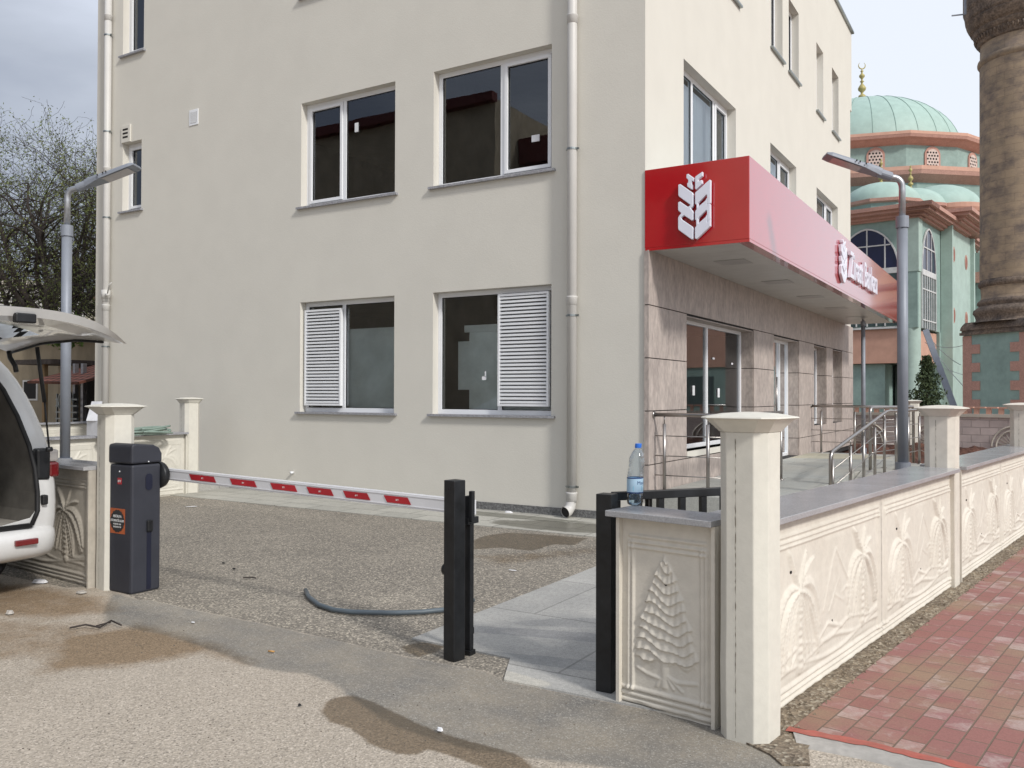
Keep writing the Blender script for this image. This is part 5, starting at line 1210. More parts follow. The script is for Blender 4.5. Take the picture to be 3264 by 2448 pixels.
mb = MB(); mb.lathe([(r_*.862, z_) for r_, z_ in [(1.32, 4.74), (1.30, 4.45), (1.34, 4.38)]], mc, 64); mb.build('neck', mina_m, mn, smooth=True, uvf=ringuv)
mb = MB(); mb.lathe([(r_*.862, z_) for r_, z_ in [(1.34, 4.38), (1.42, 4.32), (1.43, 4.25), (1.36, 4.20), (1.44, 4.15), (1.54, 4.08), (1.56, 4.0), (1.50, 3.92), (1.46, 3.80), (1.50, 3.74), (1.60, 3.70)]], mc, 64); mb.build('moulding', minad, mn, smooth=True)
# square base, corner towards the camera
br_ = math.radians(45+4); hb_ = 1.12
def rot(x, y, a=br_): return (mc.x+x*math.cos(a)-y*math.sin(a), mc.y+x*math.sin(a)+y*math.cos(a))
def rbox(mb, h_, z0, z1): 
    q = [rot(-h_, -h_), rot(h_, -h_), rot(h_, h_), rot(-h_, h_)]
    return mb.hexa([(x, y, z0) for x, y in q]+[(x, y, z1) for x, y in q])
mb = MB(); rbox(mb, hb_, 0, 3.36); mb.build('base', mats_teal, mn)
mb = MB(); rbox(mb, 1.20, 3.36, 3.44); rbox(mb, 1.16, 3.441, 3.50); mb.build('base_cornice', minad, mn)
mb = MB(); rings = []
for k in range(6):
    s_ = k/5; h_ = 1.19-.10*s_**2; rings.append((h_, 3.50+.24*s_))
for (h0, z0), (h1, z1) in zip(rings[:-1], rings[1:]):
    a = [rot(-h0, -h0), rot(h0, -h0), rot(h0, h0), rot(-h0, h0)]; c = [rot(-h1, -h1), rot(h1, -h1), rot(h1, h1), rot(-h1, h1)]
    mb.add([(*p_, z0) for p_ in a]+[(*p_, z1) for p_ in c], [(i, (i+1) % 4, 4+(i+1) % 4, 4+i) for i in range(4)])
mb.build('base_shoulder', minad, mn)
mb = MB()
for cx_i, cy_i in ((-1, -1), (1, -1), (1, 1), (-1, 1)):
    for k in range(12):
        z0 = .1+k*.27; w_ = .60 if k % 2 == 0 else .30
        if z0+.27 > 3.36: continue
        x0_, y0_ = cx_i*(hb_+.02), cy_i*(hb_+.02); xa, ya = cx_i*(hb_-w_), cy_i*(hb_-w_)
        q = [rot(min(x0_, xa), min(y0_, ya)), rot(max(x0_, xa), min(y0_, ya)), rot(max(x0_, xa), max(y0_, ya)), rot(min(x0_, xa), max(y0_, ya))]
        mb.hexa([(*p_, z0) for p_ in q]+[(*p_, z0+.2695) for p_ in q])
mb.build('quoin', salmon, mn)
# ------------------------------------------------------------------ mosque
MA = math.radians(8); C0 = Vector((-3.40, 32.95, 0)); Uv = Vector((-math.cos(MA), math.sin(MA), 0)); Vv = Vector((math.sin(MA), math.cos(MA), 0))
mq = thing('mosque', 'teal mosque with salmon cornices and a pale green ribbed dome', 'mosque', (*on_site(*(C0+Uv*4+Vv*5))[:2], 0))
FMl = lambda a, z, d: C0+Uv*a+Vv*d+Vector((0, 0, z))       # left (front) face, a grows to the left
FMr = lambda a, z, d: C0+Vv*a+Uv*d+Vector((0, 0, z))       # right face, a grows away
mb = MB()
def lb(F, a0, a1, z0, z1, d0, d1, M_=None):
    (M_ or mb).fbox(F, a0, a1, z0, z1, d0, d1)
# main block above ground storey and right face storey
lb(FMl, .02, 9.5, 3.95, 8.0, .0, 9.0); lb(FMr, 2.98, 9.0, 0, 3.95, .001, 3.0); lb(FMr, .3, 2.98, 0, 2.7, 1.2, 3.0); lb(FMl, .3, 9.5, 2.7, 3.95, 1.3, 8)
lb(FMl, 2.0, 2.9, 0, 2.7, 1.6, 2.2)
wl = mb.build('wall', mats_teal, mq)
mb = MB(); mb.lathe([(.30, 0), (.30, 5.93)], FMl(.30, 0, .30), 24); mb.build('column', teal_l, mq, smooth=True)
mb = MB(); mb.fbox(FMl, -.02, .60, 5.93, 7.95, -.02, .5); mb.build('corner_block', teal_l, mq)
mb = MB(); mb.fbox(FMl, .62, 9.5, 2.72, 3.95, .10, .3); mb.fbox(FMr, .6, 2.95, 2.70, 3.88, .10, .3); mb.build('parapet_panel', salmon_l, mq)
mb = MB(); mb.fbox(FMl, .6, 9.5, 3.95, 4.02, -.02, .3); mb.fbox(FMl, .6, 9.5, 5.98, 6.15, -.02, .0) if False else None; mb.build('trim', mtrim, mq)
mb = MB(); mb.fbox(FMl, .4, 9.4, .0, 2.7, 3.5, 3.6); mb.fbox(FMr, 1.2, 2.9, .0, 2.7, 1.0, 1.1); mb.fbox(FMl, 1.2, 9.4, .01, .05, .2, 3.4); mb.build('porch_recess', darkint, mq)
mb = MB(); mb.fbox(FMl, 1.55, 2.05, 0, 2.2, 3.4, 3.49); mb.build('door', mat('door_dark', (.03, .012, .012), .6), mq)
mb = MB(); mb.fbox(FMl, .60, .66, 0, 2.7, .1, .2); mb.fbox(FMl, .6, 2.5, .42, .50, .25, .3); mb.build('railing', maroon, mq)
# stair tower on the right face with round openings
mb = MB(); mb.fbox(FMr, 3.22, 7.1, 0, 8.0, -.28, .0); mb.fbox(FMr, 8.2, 9.2, 0, 8.0, -.05, .0); mb.build('stair_tower', teal_l, mq)
mb = MB(); mb.fbox(FMr, 6.9, 7.1, .0, 8.0, -.42, -.28); mb.fbox(FMr, 3.22, 3.40, 0, 8.0, -.40, -.28); mb.build('pilaster', teal_l, mq)
for a_, z_ in ((3.95, 6.98), (6.1, 6.93), (3.95, 4.64), (6.1, 4.64)):
    mb = MB(); ci = [(a_+.22*math.cos(2*math.pi*i/20), z_+.30*math.sin(2*math.pi*i/20)) for i in range(20)]
    mb.prism(ci, FMr, -.283, -.30); o = mb.build('round_window', salmon, mq)
    mb = MB(); ci = [(a_+.03+.17*math.cos(2*math.pi*i/20), z_-.02+.24*math.sin(2*math.pi*i/20)) for i in range(20)]; mb.prism(ci, FMr, -.3005, -.303); mb.build('round_reveal', mat('reveal_rose', (.30, .13, .10), .8), o)
def arch_pts(a0, a1, zb, zs, zt_, n=9):
    """pointed arch outline"""
    c = (a0+a1)/2; w_ = (a1-a0)/2; out = [(a0, zb), (a0, zs)]
    for i in range(1, n): s_ = i/n; out.append((a0+w_*(1-math.cos(s_*math.pi/2)), zs+(zt_-zs)*(math.sin(s_*math.pi/2)*.88+.12*s_)))
    out.append((c, zt_))
    for i in range(1, n): s_ = 1-i/n; out.append((a1-w_*(1-math.cos(s_*math.pi/2)), zs+(zt_-zs)*(math.sin(s_*math.pi/2)*.88+.12*s_)))
    return out+[(a1, zs), (a1, zb)]
def arch_window(F, a0, a1, zb, zs, zt_, vbars, hbars, name='arched_window', low=tealg):
    g_ = MB(); pts = arch_pts(a0, a1, zs, zs+.001, zt_); g_.prism(pts, F, -.02, .02)
    w = g_.build(name, blueg, mq)
    g_ = MB(); g_.fbox(F, a0, a1, zb, zs, -.02, .02); g_.build('lower_pane', low, w)
    f = MB(); t_ = .05; out = arch_pts(a0-t_, a1+t_, zb, zs, zt_+t_*1.2); inn_ = arch_pts(a0, a1, zb, zs, zt_)
    for i in range(len(out)-1):
        p_ = [out[i], out[i+1], inn_[i+1], inn_[i]]; f.hexa([F(x, z, -.05) for x, z in p_]+[F(x, z, .0) for x, z in p_])
    def top_at(a):
        best = zs
        for i in range(len(inn_)-1):
            (x0_, z0_), (x1_, z1_) = inn_[i], inn_[i+1]
            if x1_ > x0_ and x0_ <= a <= x1_: best = max(best, z0_+(z1_-z0_)*(a-x0_)/(x1_-x0_+1e-9))
        return best
    for a, z0_, z1_ in vbars: f.fbox(F, a-.022, a+.022, z0_, min(z1_, top_at(a)), -.045, -.021)
    for z in hbars:
        lo_a, hi_a = a0, a1
        if z > zs:
            while top_at(lo_a) < z and lo_a < a1: lo_a += .02
            while top_at(hi_a) < z and hi_a > a0: hi_a -= .02
        h_ = .10 if abs(z-zs) < .01 else .022; f.fbox(F, lo_a, hi_a, z-h_, z+h_, -.047, -.0205)
    f.build('window_frame', mtrim, w)
    return w
arch_window(FMl, .66, 2.80, 4.05, 6.02, 7.55, [(1.10, 4.05, 9), (1.72, 6.02, 9), (2.32, 6.02, 9), (1.72, 4.05, 6), (1.40, 4.05, 6), (2.1, 4.05, 6), (2.45, 4.05, 6)], [6.02, 6.95, 5.2])
arch_window(FMl, 3.6, 5.75, 4.05, 6.02, 7.55, [(4.65, 4.05, 9), (4.1, 4.05, 9), (5.2, 4.05, 9)], [6.02, 6.95, 5.2])
arch_window(FMr, .42, 2.30, 3.95, 5.95, 7.55, [(1.05, 3.95, 9), (1.68, 3.95, 9), (.74, 3.95, 5.9), (1.36, 3.95, 5.9), (1.99, 3.95, 5.9)], [5.95, 6.85, 5.35, 4.25])
# cornices
def cornice(F_list, z, name='cornice', m_=salmon):
    mb_ = MB()
    for F, a0, a1, dd in F_list:
        for k, (z0, z1, pr) in enumerate(((0, .07, .12), (.07, .16, .24), (.16, .19, .34), (.19, .30, .46), (.30, .44, .58))):
            mb_.fbox(F, a0-pr, a1+pr*.0, z+z0, z+z1-.002, -pr-dd, .5)
    return mb_.build(name, m_, mq)
cornice([(FMl, 0, 9.6, 0)], 7.80); cornice([(FMr, 0, 6.2, 0)], 7.797)
cornice([(FMr, 3.5, 7.6, .55)], 8.10); cornice([(FMr, 7.9, 9.8, -.2)], 7.75)
mb = MB(); mb.fbox(FMr, 8.9, 10.2, 0, 7.7, -.9, 1); mb.build('rear_wing', mats_teal, mq); mb = MB(); mb.fbox(FMr, 8.7, 10.3, 6.4, 6.85, -1.3, 1); mb.fbox(FMr, 8.7, 10.3, 3.6, 3.95, -1.3, 1); mb.build('balcony_slab', salmon, mq)
mb = MB(); mb.fbox(FMr, 7.2, 8.0, 3.1, 3.7, -.36, -.30); bnr = mb.build('banner', paper, mq)
mb = MB()
for k in range(3): mb.fbox(FMr, 7.25, 7.95, 3.18+k*.17, 3.24+k*.17, -.364, -.3605)
mb.build('banner_stripe', mat('banner_blue', (.08, .13, .30), .7), bnr)
# big dome and drum
dc = Vector(map(float, DD(2640+255/2.3702, 700/2.3702, 46))); dc.z = 0
to = math.atan2(-dc.x, dc.y); cam_ang = math.atan2(-dc.y, -dc.x); Lx = math.cos(cam_ang)
def ngon(r, n, a0): return [(dc.x+r*math.cos(a0+2*math.pi*k/n), dc.y+r*math.sin(a0+2*math.pi*k/n)) for k in range(n)]
NG = 14; aV = cam_ang+math.radians(18.6)
def gonband(mb_, r0, z0, r1, z1):
    a = ngon(r0, NG, aV); c = ngon(r1, NG, aV); mb_.add([(*p_, z0) for p_ in a]+[(*p_, z1) for p_ in c], [(i, (i+1) % NG, NG+(i+1) % NG, NG+i) for i in range(NG)])
mb = MB(); gonband(mb, 5.95, 11.0, 5.95, 13.55); mb.build('drum_wall', mats_teal, mq)
mb = MB(); gonband(mb, 5.95, 13.28, 6.1, 13.35); gonband(mb, 6.1, 13.35, 6.3, 13.48); gonband(mb, 6.3, 13.48, 6.45, 13.53); gonband(mb, 6.45, 13.53, 6.5, 13.66); mb.build('drum_cornice', salmon, mq)
mb = MB(); gonband(mb, 6.505, 13.66, 6.5, 13.80); gonband(mb, 6.5, 13.80, 4.2, 13.84); mb.build('drum_ledge', salmon_l, mq)
mb = MB(); gonband(mb, 7.2, 8.0, 7.2, 11.3); mb.build('lower_drum', mats_teal, mq)
mb = MB(); gonband(mb, 7.2, 11.2, 7.4, 11.32); gonband(mb, 7.4, 11.32, 7.65, 11.5); gonband(mb, 7.65, 11.5, 7.7, 11.68); mb.build('lower_cornice', salmon, mq)
mb = MB(); gonband(mb, 7.705, 11.68, 7.7, 11.86); gonband(mb, 7.7, 11.86, 5.5, 11.9); mb.build('lower_ledge', salmon_l, mq)
dpr = []
for i in range(15):
    s_ = i/14*math.pi/2; dpr.append((4.85*math.cos(s_)**.92 if i < 14 else .02, 13.82+3.38*math.sin(s_)))
mb = MB(); mb.lathe(dpr, dc, 72); dm = mb.build('dome', copper, mq, smooth=True)
seam = mat('dome_seam', (.25, .36, .32), .7)
mb = MB()
for k in range(28):
    a = aV+2*math.pi*k/28; mb.tube([(dc.x+(r_+.0)*math.cos(a), dc.y+(r_+.0)*math.sin(a), z_+.01) for r_, z_ in dpr], .016, 5)
mb.build('seam', seam, dm)
def finial(base, h_, par, crescent=True):
    k = h_/2.25
    pr = [(.36, 0), (.30, .06), (.14, .16), (.08, .25), (.08, .32), (.20, .38), (.22, .45), (.18, .55), (.07, .62), (.07, .72), (.20, .85), (.22, .95), (.15, 1.08), (.06, 1.2), (.055, 1.28), (.12, 1.33), (.055, 1.38), (.05, 1.48), (.15, 1.60), (.15, 1.68), (.06, 1.78), (.045, 1.86), (.09, 1.92), (.03, 1.98), (.02, 2.05)]
    mb_ = MB(); mb_.lathe([(r_*k, z_*k) for r_, z_ in pr], base, 14)
    if crescent:
        pts = [(base[0]+Vector((_R[0], _R[1], 0)).x*.19*k*math.cos(a), base[1]+_R[1]*.19*k*math.cos(a), base[2]+(2.24+.19*math.sin(a))*k) for a in [math.radians(125+290*i/18) for i in range(19)]]
        mb_.tube(pts, [(.008+.028*math.sin(math.pi*i/18))*k for i in range(19)], 6)
    return mb_.build('finial', brass, par, smooth=True)
finial((dc.x, dc.y, 17.14), 2.15, mq)
latt = mat('lattice_cream', (.60, .50, .45), .8)
# lattice windows of the drum
for k in (-3, -2, -1, 0, 1, 2):
    a = aV+2*math.pi*(k+.5)/NG; r_ = 5.95*math.cos(math.pi/NG); n_ = Vector((math.cos(a), math.sin(a), 0)); ta = Vector((-math.sin(a), math.cos(a), 0)); o_ = dc+n_*r_
    F_ = (lambda o_, ta, n_: (lambda x, z, d: o_+ta*x-n_*d+Vector((0, 0, z))))(o_, ta, n_)
    mb = MB(); ou = arch_pts(-.40, .40, 12.0, 12.85, 13.25); mb.prism(ou, F_, 0, -.06); w_ = mb.build('lattice_window', salmon, mq)
    mb = MB(); mb.prism(arch_pts(-.31, .31, 12.0, 12.82, 13.12), F_, -.061, -.075); sc2 = mb.build('lattice', latt, w_)
    mb = MB()
    for i in range(4):
        for j in range(7):
            cx, cz = -.24+i*.145+(.07 if j % 2 else 0)-.02, 12.05+j*.15
            if cz > 13.0 or abs(cx) > .27: continue
            mb.prism([(cx+.05*math.cos(q_*math.pi/3), cz+.05*math.sin(q_*math.pi/3)) for q_ in range(6)], F_, -.0755, -.079)
    mb.build('lattice_hole', dark, sc2)
# small front domes
def sdome(px, d, r_, zb, ht, fin=True, nm='small_dome'):
    c = Vector(map(float, DD(2640+px/2.3702, 600, d))); c.z = 0
    pr = [(r_*math.cos(i/10*math.pi/2), zb+ht*math.sin(i/10*math.pi/2)) for i in range(11)]; pr[-1] = (.01, zb+ht)
    mb_ = MB(); mb_.lathe(pr, c, 40); o = mb_.build(nm, copper, mq, smooth=True)
    mb_ = MB(); mb_.lathe([(r_+.02, zb-1.2), (r_+.02, zb-.15), (r_+.12, zb-.12), (r_+.14, zb), (r_-.2, zb+.01)], c, 10, a0=.2, a1=2*math.pi+.2); mb_.build('dome_ring', mats_teal, o)
    mb_ = MB(); mb_.lathe([(r_+.02, zb-.17), (r_+.16, zb-.12), (r_+.18, zb+.0), (r_-.1, zb+.02)], c, 10, a0=.2, a1=2*math.pi+.2); mb_.build('ring_trim', salmon, o)
    if fin: finial((c.x, c.y, zb+ht-.02), 1.15, o, False)
    return o
sdome(400, 35.2, 1.50, 9.35, .92); sdome(622, 36.5, 1.36, 9.5, .85)
sdome(835, 37.6, 1.7, 9.6, 1.15, fin=False)
mb = MB(); c = Vector(map(float, DD(2640+930/2.3702, 600, 36.6))); c.z = 0; mb.lathe([(1.2, 9.15), (1.35, 9.2), (1.42, 9.35), (1.42, 9.52), (1.3, 9.56)], c, 40); mb.build('ring_trim', salmon_l, mq, smooth=False)
mb = MB(); mb.lathe([(1.2, 8.3), (1.2, 9.2)], c, 30); mb.build('apse_wall', mats_teal, mq, smooth=True)
MB.build = _mbuild
# low mosque wing right of the minaret (seen reflected in the bank's glass)
wg = thing('outbuilding', 'salmon and teal service building right of the minaret', 'building', (12, 60, 0))
mb = MB(); mb.box(5, 26, 55, 66, 3.4, 6.6); mb.build('upper_wall', salmon_l, wg); mb = MB(); mb.box(5.1, 26, 55.1, 66, 0, 3.4); mb.build('lower_wall', mats_teal, wg); mb = MB(); mb.box(4.8, 26.2, 54.8, 66.2, 6.6, 6.9); mb.build('roof', salmon, wg)
mb = MB()
for k in range(5): mb.box(6+k*3.6, 8.2+k*3.6, 55.06, 55.1, .8, 2.8)
mb.build('window', tealg, wg)
# leaning beam, cables
bmq = DD(*P(2000, 715), 29*1.6); bm2 = DD(*P(2063, 885), 27*1.6)
mb = MB(); mb.tube([bmq, bm2, (bm2[0]+(bm2[0]-bmq[0])*.45, bm2[1]+(bm2[1]-bmq[1])*.45, 0.0)], .21, 4); tag(mb.build('leaning_beam', lamp_m), 'grey steel beam leaning against the mosque wall', 'beam')
cb = thing('power_cable', 'thin sagging cables strung between the mosque wall and the minaret base', 'cable', DD(*P(2020, 800), 28))
for (a, c, sg) in (((1998, 740), (2085, 745), 16), ((2008, 742), (2082, 835), 8), ((2003, 782), (2200, 838), 12), ((2015, 738), (2075, 788), 10)):
    mb = MB(); pts = []
    for i in range(13): s_ = i/12; pts.append(DD(*P(a[0]+(c[0]-a[0])*s_, a[1]+(c[1]-a[1])*s_+sg*4*s_*(1-s_)*.5), (29.5-2.5*s_)*1.6))
    mb.tube(pts, .018, 4); mb.build('cable', lampg, cb)
# ------------------------------------------------------------------ far block wall with fan reliefs
bw = thing('block_wall', 'low pinkish block wall with fan reliefs in front of the mosque', 'wall', (-1, 22.6, 0))
wa, wb = Vector(map(float, DD(2660, 1300, 24.2))), Vector(map(float, DD(3300, 1300, 20.6))); wa.z = wb.z = 0
wd = (wb-wa).normalized(); wn = Vector((wd.y, -wd.x, 0)); LW = (wb-wa).length
if wn.dot(-wa) < 0: wn = -wn
FW = lambda a, z, d: wa+wd*a-wn*d+Vector((0, 0, z))
mb = MB(); mb.fbox(FW, -1.5, LW+1, -.1, 1.02, 0, .2); mb.build('block_face', blockw, bw, uvf=lambda v: ((v-wa).dot(wd), v.z))
mb = MB(); mb.fbox(FW, -1.5, LW+1, 1.02, 1.10, -.05, .25); mb.build('coping', offw, bw)
mb = MB()
a = -1.4
while a < LW+.9:
    mb.fbox(FW, a, a+.10, 1.10, 1.24, -.02, .10); mb.fbox(FW, a+.02, a+.26, 1.24, 1.28, -.03, .12); a += .28
mb.build('pierced_top', salmon_l, bw)
for a_ in (.95, 2.6, 4.55):
    mb = MB()
    for rr in (.50, .40): mb.tube([FW(a_+rr*math.cos(q_), .30+rr*math.sin(q_), -.02) for q_ in [math.pi*i/20 for i in range(21)]], .025, 5)
    for i in range(13): q_ = math.pi*i/12; mb.tube([FW(a_+.08*math.cos(q_), .30+.08*math.sin(q_), -.015), FW(a_+.40*math.cos(q_), .30+.40*math.sin(q_), -.015)], .012, 4)
    mb.build('fan_relief', offw, bw)
q = DD(2680+868/3.788, 1400, 21.6); pillar('slim cream pillar in front of the conifer by the block wall', q[0], q[1], math.radians(20), .28, 1.45, cream, capw=.40)
# red soil mound
mb = MB(); nx, ny_ = 60, 16; vs = []; fs = []
for j in range(ny_):
    for i in range(nx):
        a = -1.2+(LW+2.4)*i/(nx-1); dd_ = -3.4*j/(ny_-1)-.05
        h_ = .42*math.exp(-((j-5)/5.0)**2)*(.75+.35*mnoise.noise(Vector((i*.35, j*.5, 0))))+.07*mnoise.noise(Vector((i*1.3, j*1.4, 3)))
        vs.append(tuple(FW(a, max(h_, -.01)-.005*(j in (0, ny_-1)), dd_)))
for j in range(ny_-1):
    for i in range(nx-1): fs.append((j*nx+i, j*nx+i+1, (j+1)*nx+i+1, (j+1)*nx+i))
mb.add(vs, fs); struct(mb.build('soil_mound', soil_r))
# ------------------------------------------------------------------ conifer by the mosque
def leafcloud(mb_, pts, s0, s1, rnd, n_per=1, flat=False):
    for c in pts:
        for _ in range(n_per):
            s_ = rnd.uniform(s0, s1); a, b_ = rnd.uniform(0, 6.28), rnd.uniform(-1.2, 1.2)
            u = Vector((math.cos(a)*math.cos(b_), math.sin(a)*math.cos(b_), math.sin(b_))); v = u.orthogonal().normalized(); v.rotate(Matrix.Rotation(rnd.uniform(0, 6.28), 3, u))
            c_ = Vector(c); mb_.add([c_-u*s_, c_+v*s_*.45, c_+u*s_, c_-v*s_*.45], [(0, 1, 2, 3)])
rc = random.Random(11)
cq = Vector(map(float, DD(*P(2003, 880), 25.0))); cq.z = 0
cf = thing('conifer', 'small dark green conifer in front of the mosque arch', 'tree', cq)
mb = MB(); mb.tube([(cq.x, cq.y, 0), (cq.x, cq.y, 2.5)], [.06, .015], 7); mb.build('trunk', bark, cf)
pts = []
for i in range(5200):
    z = .35+2.35*rc.random()**1.25; lay = .82+.30*math.sin(z*13+1.3*math.sin(3*i)); rm = .72*(1-((z-.35)/2.42))**.8*lay+.05; a = rc.uniform(0, 6.28); r_ = rm*rc.random()**.45*(1+.18*math.sin(a*3+z*4))
    pts.append((cq.x+r_*math.cos(a), cq.y+r_*math.sin(a), z+.10*r_+rc.uniform(-.03, .03)))
mb = MB(); leafcloud(mb, pts, .03, .065, rc); mb.build('crown', conif, cf, recalc=False)
# ------------------------------------------------------------------ budding tree on the left
def make_tree(label, base, seed, H_, spread, nlimb, levels, leaf_n, up=.6):
    rt = random.Random(seed); t_ = thing('budding_tree', label, 'tree', base)
    tr = MB(); br_ = MB(); tips = []
    def grow(p_, d, L, r, lev):
        n = 7 if lev < 2 else 6; pts = [p_]; dd = d.copy()
        for i in range(n):
            j = Vector((rt.gauss(0, 1), rt.gauss(0, 1), rt.gauss(0, 1)))*(.13+.05*lev); g_ = Vector((0, 0, .16 if lev == 0 else (-.10 if lev == 1 else (.07 if rt.random() < .5 else -.06))))
            dd = (dd+j+g_).normalized(); pts.append(pts[-1]+dd*L/n)
        rs_ = [max(.004, r*(1-.75*i/n)) for i in range(n+1)]
        (tr if lev == 0 else br_).tube(pts, rs_, 6 if lev < 2 else 3, cap=False)
        if lev >= 2:
            for i in range(1, n+1):
                tips.append((pts[i], dd)); 
        if lev < levels:
            nc = (9, 7, 6, 4)[min(lev, 3)]
            for k in range(nc):
                i = rt.randint(2, n); q_ = pts[i]
                ax = dd.orthogonal(); ax.rotate(Matrix.Rotation(rt.uniform(0, 6.28), 3, dd)); nd = (dd*rt.uniform(.35, 1.0)+ax*rt.uniform(.4, 1.0)+Vector((0, 0, rt.uniform(-.25, .35)))).normalized()
                grow(q_, nd, L*rt.uniform(.45, .72), rs_[i]*.62, lev+1)
    b0 = Vector(base); fk = b0+Vector((0, 0, H_*.26)); tr.tube([b0, b0+Vector((.1, 0, H_*.13)), fk], [.28, .22, .2], 10)
    for k in range(nlimb):
        a = 2*math.pi*k/nlimb+rt.uniform(-.3, .3); el = rt.uniform(.25, 1.25)
        grow(fk+Vector((0, 0, rt.uniform(-.3, .5))), Vector((math.cos(a)*math.cos(el), math.sin(a)*math.cos(el), math.sin(el)*up+.15)).normalized(), spread*rt.uniform(.75, 1.1), .11, 0)
    tr.build('trunk', bark, t_, smooth=True, recalc=False); br_.build('branches', bark, t_, smooth=False, recalc=False)
    lf = MB()
    for p_, d in tips:
        for _ in range(leaf_n):
            if rt.random() < .55: leafcloud(lf, [p_+Vector((rt.gauss(0, .09), rt.gauss(0, .09), rt.gauss(0, .07)))], .022, .048, rt)
    lf.build('crown', leafg, t_, recalc=False)
    return t_, len(tips)
bq = Vector(map(float, DD(170, 1300, 25.5))); bq.z = 0
_, nt_ = make_tree('large spring tree with thin arching twigs just coming into leaf', bq, 21, 11.5, 4.5, 14, 3, 2, up=.9)
print('tips', nt_)
# green shrub below the tree
shq = Vector(map(float, DD(*P(140, 700), 23))); shq.z = 0; sh_ = thing('evergreen_bush', 'bright green bush below the spring tree', 'bush', shq)
mb = MB(); mb.tube([(shq.x, shq.y, 0), (shq.x, shq.y, 3)], [.08, .04], 7); mb.build('stem', bark, sh_)
pts = []
for i in range(1900):
    a, z = rc.uniform(0, 6.28), rc.uniform(-1, 1); r_ = rc.random()**.4; pts.append((shq.x+.62*r_*math.cos(a)*math.sqrt(1-z*z)*(1+.25*math.sin(4*a)), shq.y+.62*r_*math.sin(a)*math.sqrt(1-z*z), 3.25+.42*z*r_+.12*math.sin(a*5)))
mb = MB(); leafcloud(mb, pts, .05, .09, rc); mb.build('crown', mat('bush_green', (.14, .22, .05), .7, var=(3, .2)), sh_, recalc=False)
# ------------------------------------------------------------------ left background buildings
def px_box(d, x0p, x1p): return DD(*P(x0p, 800), d), DD(*P(x1p, 800), d)
tb = thing('old_house', 'stained tan rendered building behind the lamp post and van', 'building', (-24, 12, 0))
a, c = Vector(map(float, DD(*P(-60, 800), 26))), Vector(map(float, DD(*P(240, 800), 24.5))); a.z = c.z = 0; d_ = (c-a).normalized(); n_ = Vector((-d_.y, d_.x, 0)); 
if n_.dot(a) < 0: n_ = -n_
FT = lambda x, z, d: a+d_*x+n_*d+Vector((0, 0, z))
LT = (c-a).length; mb = MB(); mb.fbox(FT, -3, LT+1, 0, 3.15, 0, 6); mb.build('wall', tanw, tb); mb = MB(); mb.fbox(FT, -3.2, LT+1.2, 3.15, 3.25, -.25, 6.2); mb.build('roof', offw, tb)
wv = DD(*P(62, 830), 25.6); wa_ = (Vector(map(float, wv))-a).dot(d_)
mb = MB(); mb.fbox(FT, wa_, wa_+.55, 1.35, 1.95, -.03, .0); w_ = mb.build('window', mtrim, tb); mb = MB(); mb.fbox(FT, wa_+.05, wa_+.5, 1.40, 1.90, -.035, -.031); mb.build('pane', rubber, w_)
sd = thing('tiled_shed', 'open dark shed with an orange tiled lean-to roof', 'shed', (-20, 13, 0))
a2, c2 = Vector(map(float, DD(*P(100, 800), 22.5))), Vector(map(float, DD(*P(212, 800), 21.5))); a2.z = c2.z = 0; d2 = (c2-a2).normalized(); n2 = Vector((-d2.y, d2.x, 0))
if n2.dot(a2) < 0: n2 = -n2
FSH = lambda x, z, d: a2+d2*x+n2*d+Vector((0, 0, z)); LS = (c2-a2).length
xm = LS*.52
mb = MB(); mb.add([FSH(xm, 1.86, -1.2), FSH(LS+.9, 1.82, -1.2), FSH(LS+.9, 2.42, 1.1), FSH(xm-.1, 2.42, 1.1)], [(0, 1, 2, 3)]); o_s = mb.build('roof', rooft, sd, uvf=lambda v: ((v-a2).dot(d2), (v-a2).dot(n2)*1.15)); s__ = o_s.modifiers.new('s', 'SOLIDIFY'); s__.thickness = .06
mb = MB(); mb.fbox(FSH, -.4, xm, 2.30, 2.42, -.6, 1.2); mb.build('canopy_edge', bark, sd)
mb = MB(); mb.fbox(FSH, -.5, LS+1, 0, 2.3, 1.2, 1.25); mb.fbox(FSH, LS+.9, LS+1, 0, 2.3, -.6, 1.25); mb.build('back_wall', mat('shed_dark', (.05, .045, .04), .9, var=(2, .3)), sd)
mb = MB(); mb.fbox(FSH, -.4, .40, 0, 2.3, .6, .7); mb.build('plaster_panel', tanw, sd)
for k, x in enumerate((.45, LS*.8, LS*.95)):
    mb = MB(); mb.fbox(FSH, x, x+.09, 0, 2.3, -.4, -.3); mb.build('post', wood if k == 0 else lampg, sd)
jk = thing('scrap_rack', 'dark metal rack and junk standing in the shed', 'rack', FSH(LS*.7, 0, -.3))
mb = MB()
for k in range(5): mb.fbox(FSH, LS*.55, LS*.95, .75+.16*k, .79+.16*k, -.5, -.45); mb.fbox(FSH, LS*.55+k*.16, LS*.55+k*.16+.03, .3, 1.55, -.48, -.44)
mb.tube([FSH(LS*.72+.17*math.cos(q_), 1.35+.22*math.sin(q_), -.55) for q_ in [2*math.pi*i/16 for i in range(17)]], .025, 6); mb.tube([FSH(LS*.5, 2.0, -.3), FSH(LS*.85, 1.3, -.4)], .05, 6)
mb.build('rack', clampm, jk)
pn = [DD(*P(198, 867), 15.2), DD(*P(221, 867), 15.0), DD(*P(212, 909), 14.6), DD(*P(186, 909), 14.8)]
mb = MB(); mb.add([*pn, *[(p_[0]-.05, p_[1]+.04, p_[2]) for p_ in pn]], [(0, 1, 2, 3), (7, 6, 5, 4), (0, 4, 5, 1), (1, 5, 6, 2), (2, 6, 7, 3), (3, 7, 4, 0)])
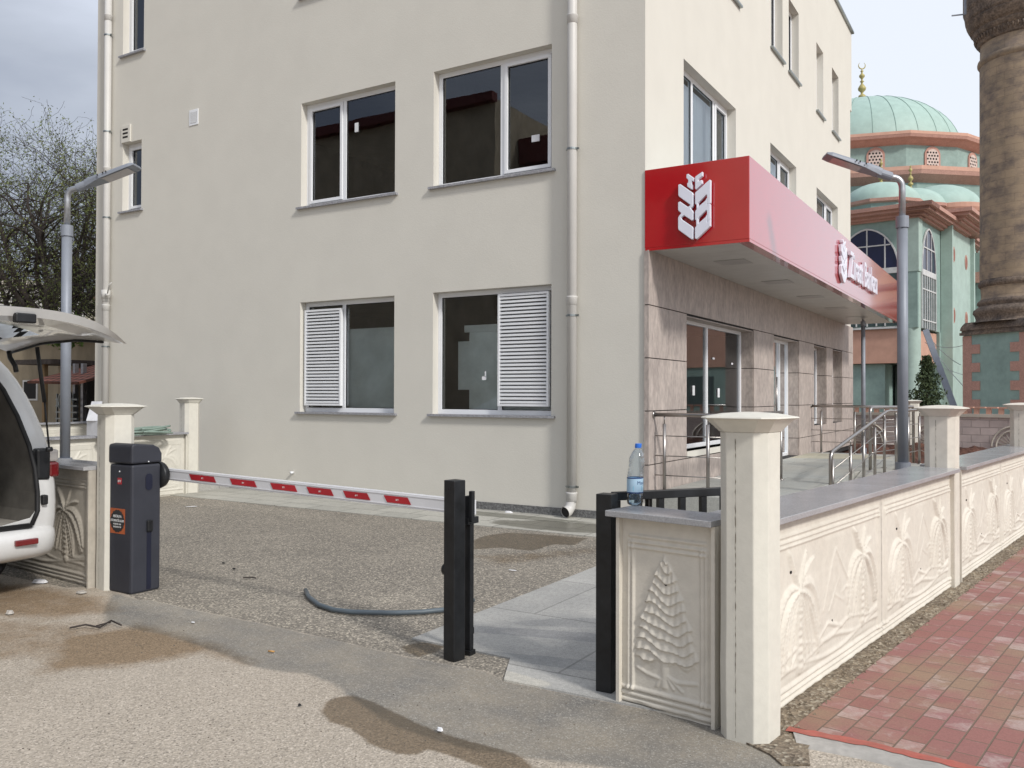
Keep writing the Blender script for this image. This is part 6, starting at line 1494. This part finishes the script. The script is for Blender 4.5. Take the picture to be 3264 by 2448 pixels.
mb.hexa([(pn[3][0]-.06, pn[3][1]+.05, 0), (pn[2][0], pn[2][1]+.0, 0), (pn[2][0]-.05, pn[2][1]+.1, 0), (pn[3][0]-.1, pn[3][1]+.1, 0), (pn[3][0]-.06, pn[3][1]+.05, pn[3][2]-.002), (pn[2][0], pn[2][1], pn[2][2]-.002), (pn[2][0]-.05, pn[2][1]+.1, pn[2][2]-.002), (pn[3][0]-.1, pn[3][1]+.1, pn[3][2]-.002)])
tag(mb.build('white_board', paper), 'white board leaning behind the pillar with the barrier cabinet', 'board')
for i, (x0p, x1p, zt_, d, col_, lab) in enumerate(((-40, 60, 9.2, 60, (.62, .60, .58), 'white house far behind the van roof'), (30, 128, 10.6, 75, (.60, .55, .44), 'cream house far behind the spring tree'), (100, 230, 9.8, 90, (.56, .54, .50), 'pale flat roofed house at the foot of the hills'))):
    h_ = thing('far_house', lab, 'house', DD(*P((x0p+x1p)/2, 800), d), group='houses below the hills')
    a3, c3 = Vector(map(float, DD(*P(x0p, 800), d))), Vector(map(float, DD(*P(x1p, 800), d))); a3.z = c3.z = 0; d3 = (c3-a3).normalized(); n3 = Vector((-d3.y, d3.x, 0)); n3 = n3 if n3.dot(a3) > 0 else -n3
    F3 = (lambda a3, d3, n3: (lambda x, z, dd: a3+d3*x+n3*dd+Vector((0, 0, z))))(a3, d3, n3); L3 = (c3-a3).length; mw = mat('house_wall', col_, .9)
    mb = MB(); mb.fbox(F3, 0, L3, 0, zt_, 0, 8); mb.build('wall', mw, h_); mb = MB(); mb.fbox(F3, -.2, L3+.2, zt_, zt_+.3, -.3, 8.2); mb.build('roof', salmon if i == 1 else offw, h_)
    for k in range(int(L3/1.6)):
        for r_ in range(2): mb = MB(); mb.fbox(F3, .5+k*1.6, 1.2+k*1.6, zt_-1.9-r_*2.8, zt_-.8-r_*2.8, -.03, .0); mb.build('window', rubber, h_)
# ------------------------------------------------------------------ buildings across the street (mirrored in the bank's panes)
ob = thing('apartment_block', 'tan apartment block with maroon bands across the street', 'building', (-24, -16, 0))
mb = MB(); mb.box(-33, -19.5, -22, -11, 0, 14.2); mb.box(-19.4, -11, -24, -13.5, 0, 12.8); mb.build('wall', mat('tan_block', (.36, .31, .235), .9, var=(1.5, .15)), ob)
mb = MB()
for z in (3.2, 6.4, 9.6): mb.box(-19.45, -10.9, -13.5, -13.3, z, z+.9); mb.box(-33.1, -19.4, -11, -10.85, z, z+.35) if z > 20 else None
mb.box(-19.45, -10.8, -13.5, -12.9, 11.8, 12.9); mb.box(-33.1, -19.4, -11.01, -10.6, 14.0, 14.4)
mb.build('band', maroon, ob)
for k in range(4):
    for z in (1.0, 4.3, 7.5):
        mb = MB(); mb.box(-18.9+k*2, -17.7+k*2, -13.5, -13.44, z, z+1.7); mb.build('window', tealg, ob)
mb = MB()
for k in range(4): mb.tube([(-14.5+k*.15, -14, 12.8), (-14.6+k*.2, -14, 14.6)], .03, 4)
mb.build('rebar', bark, ob)
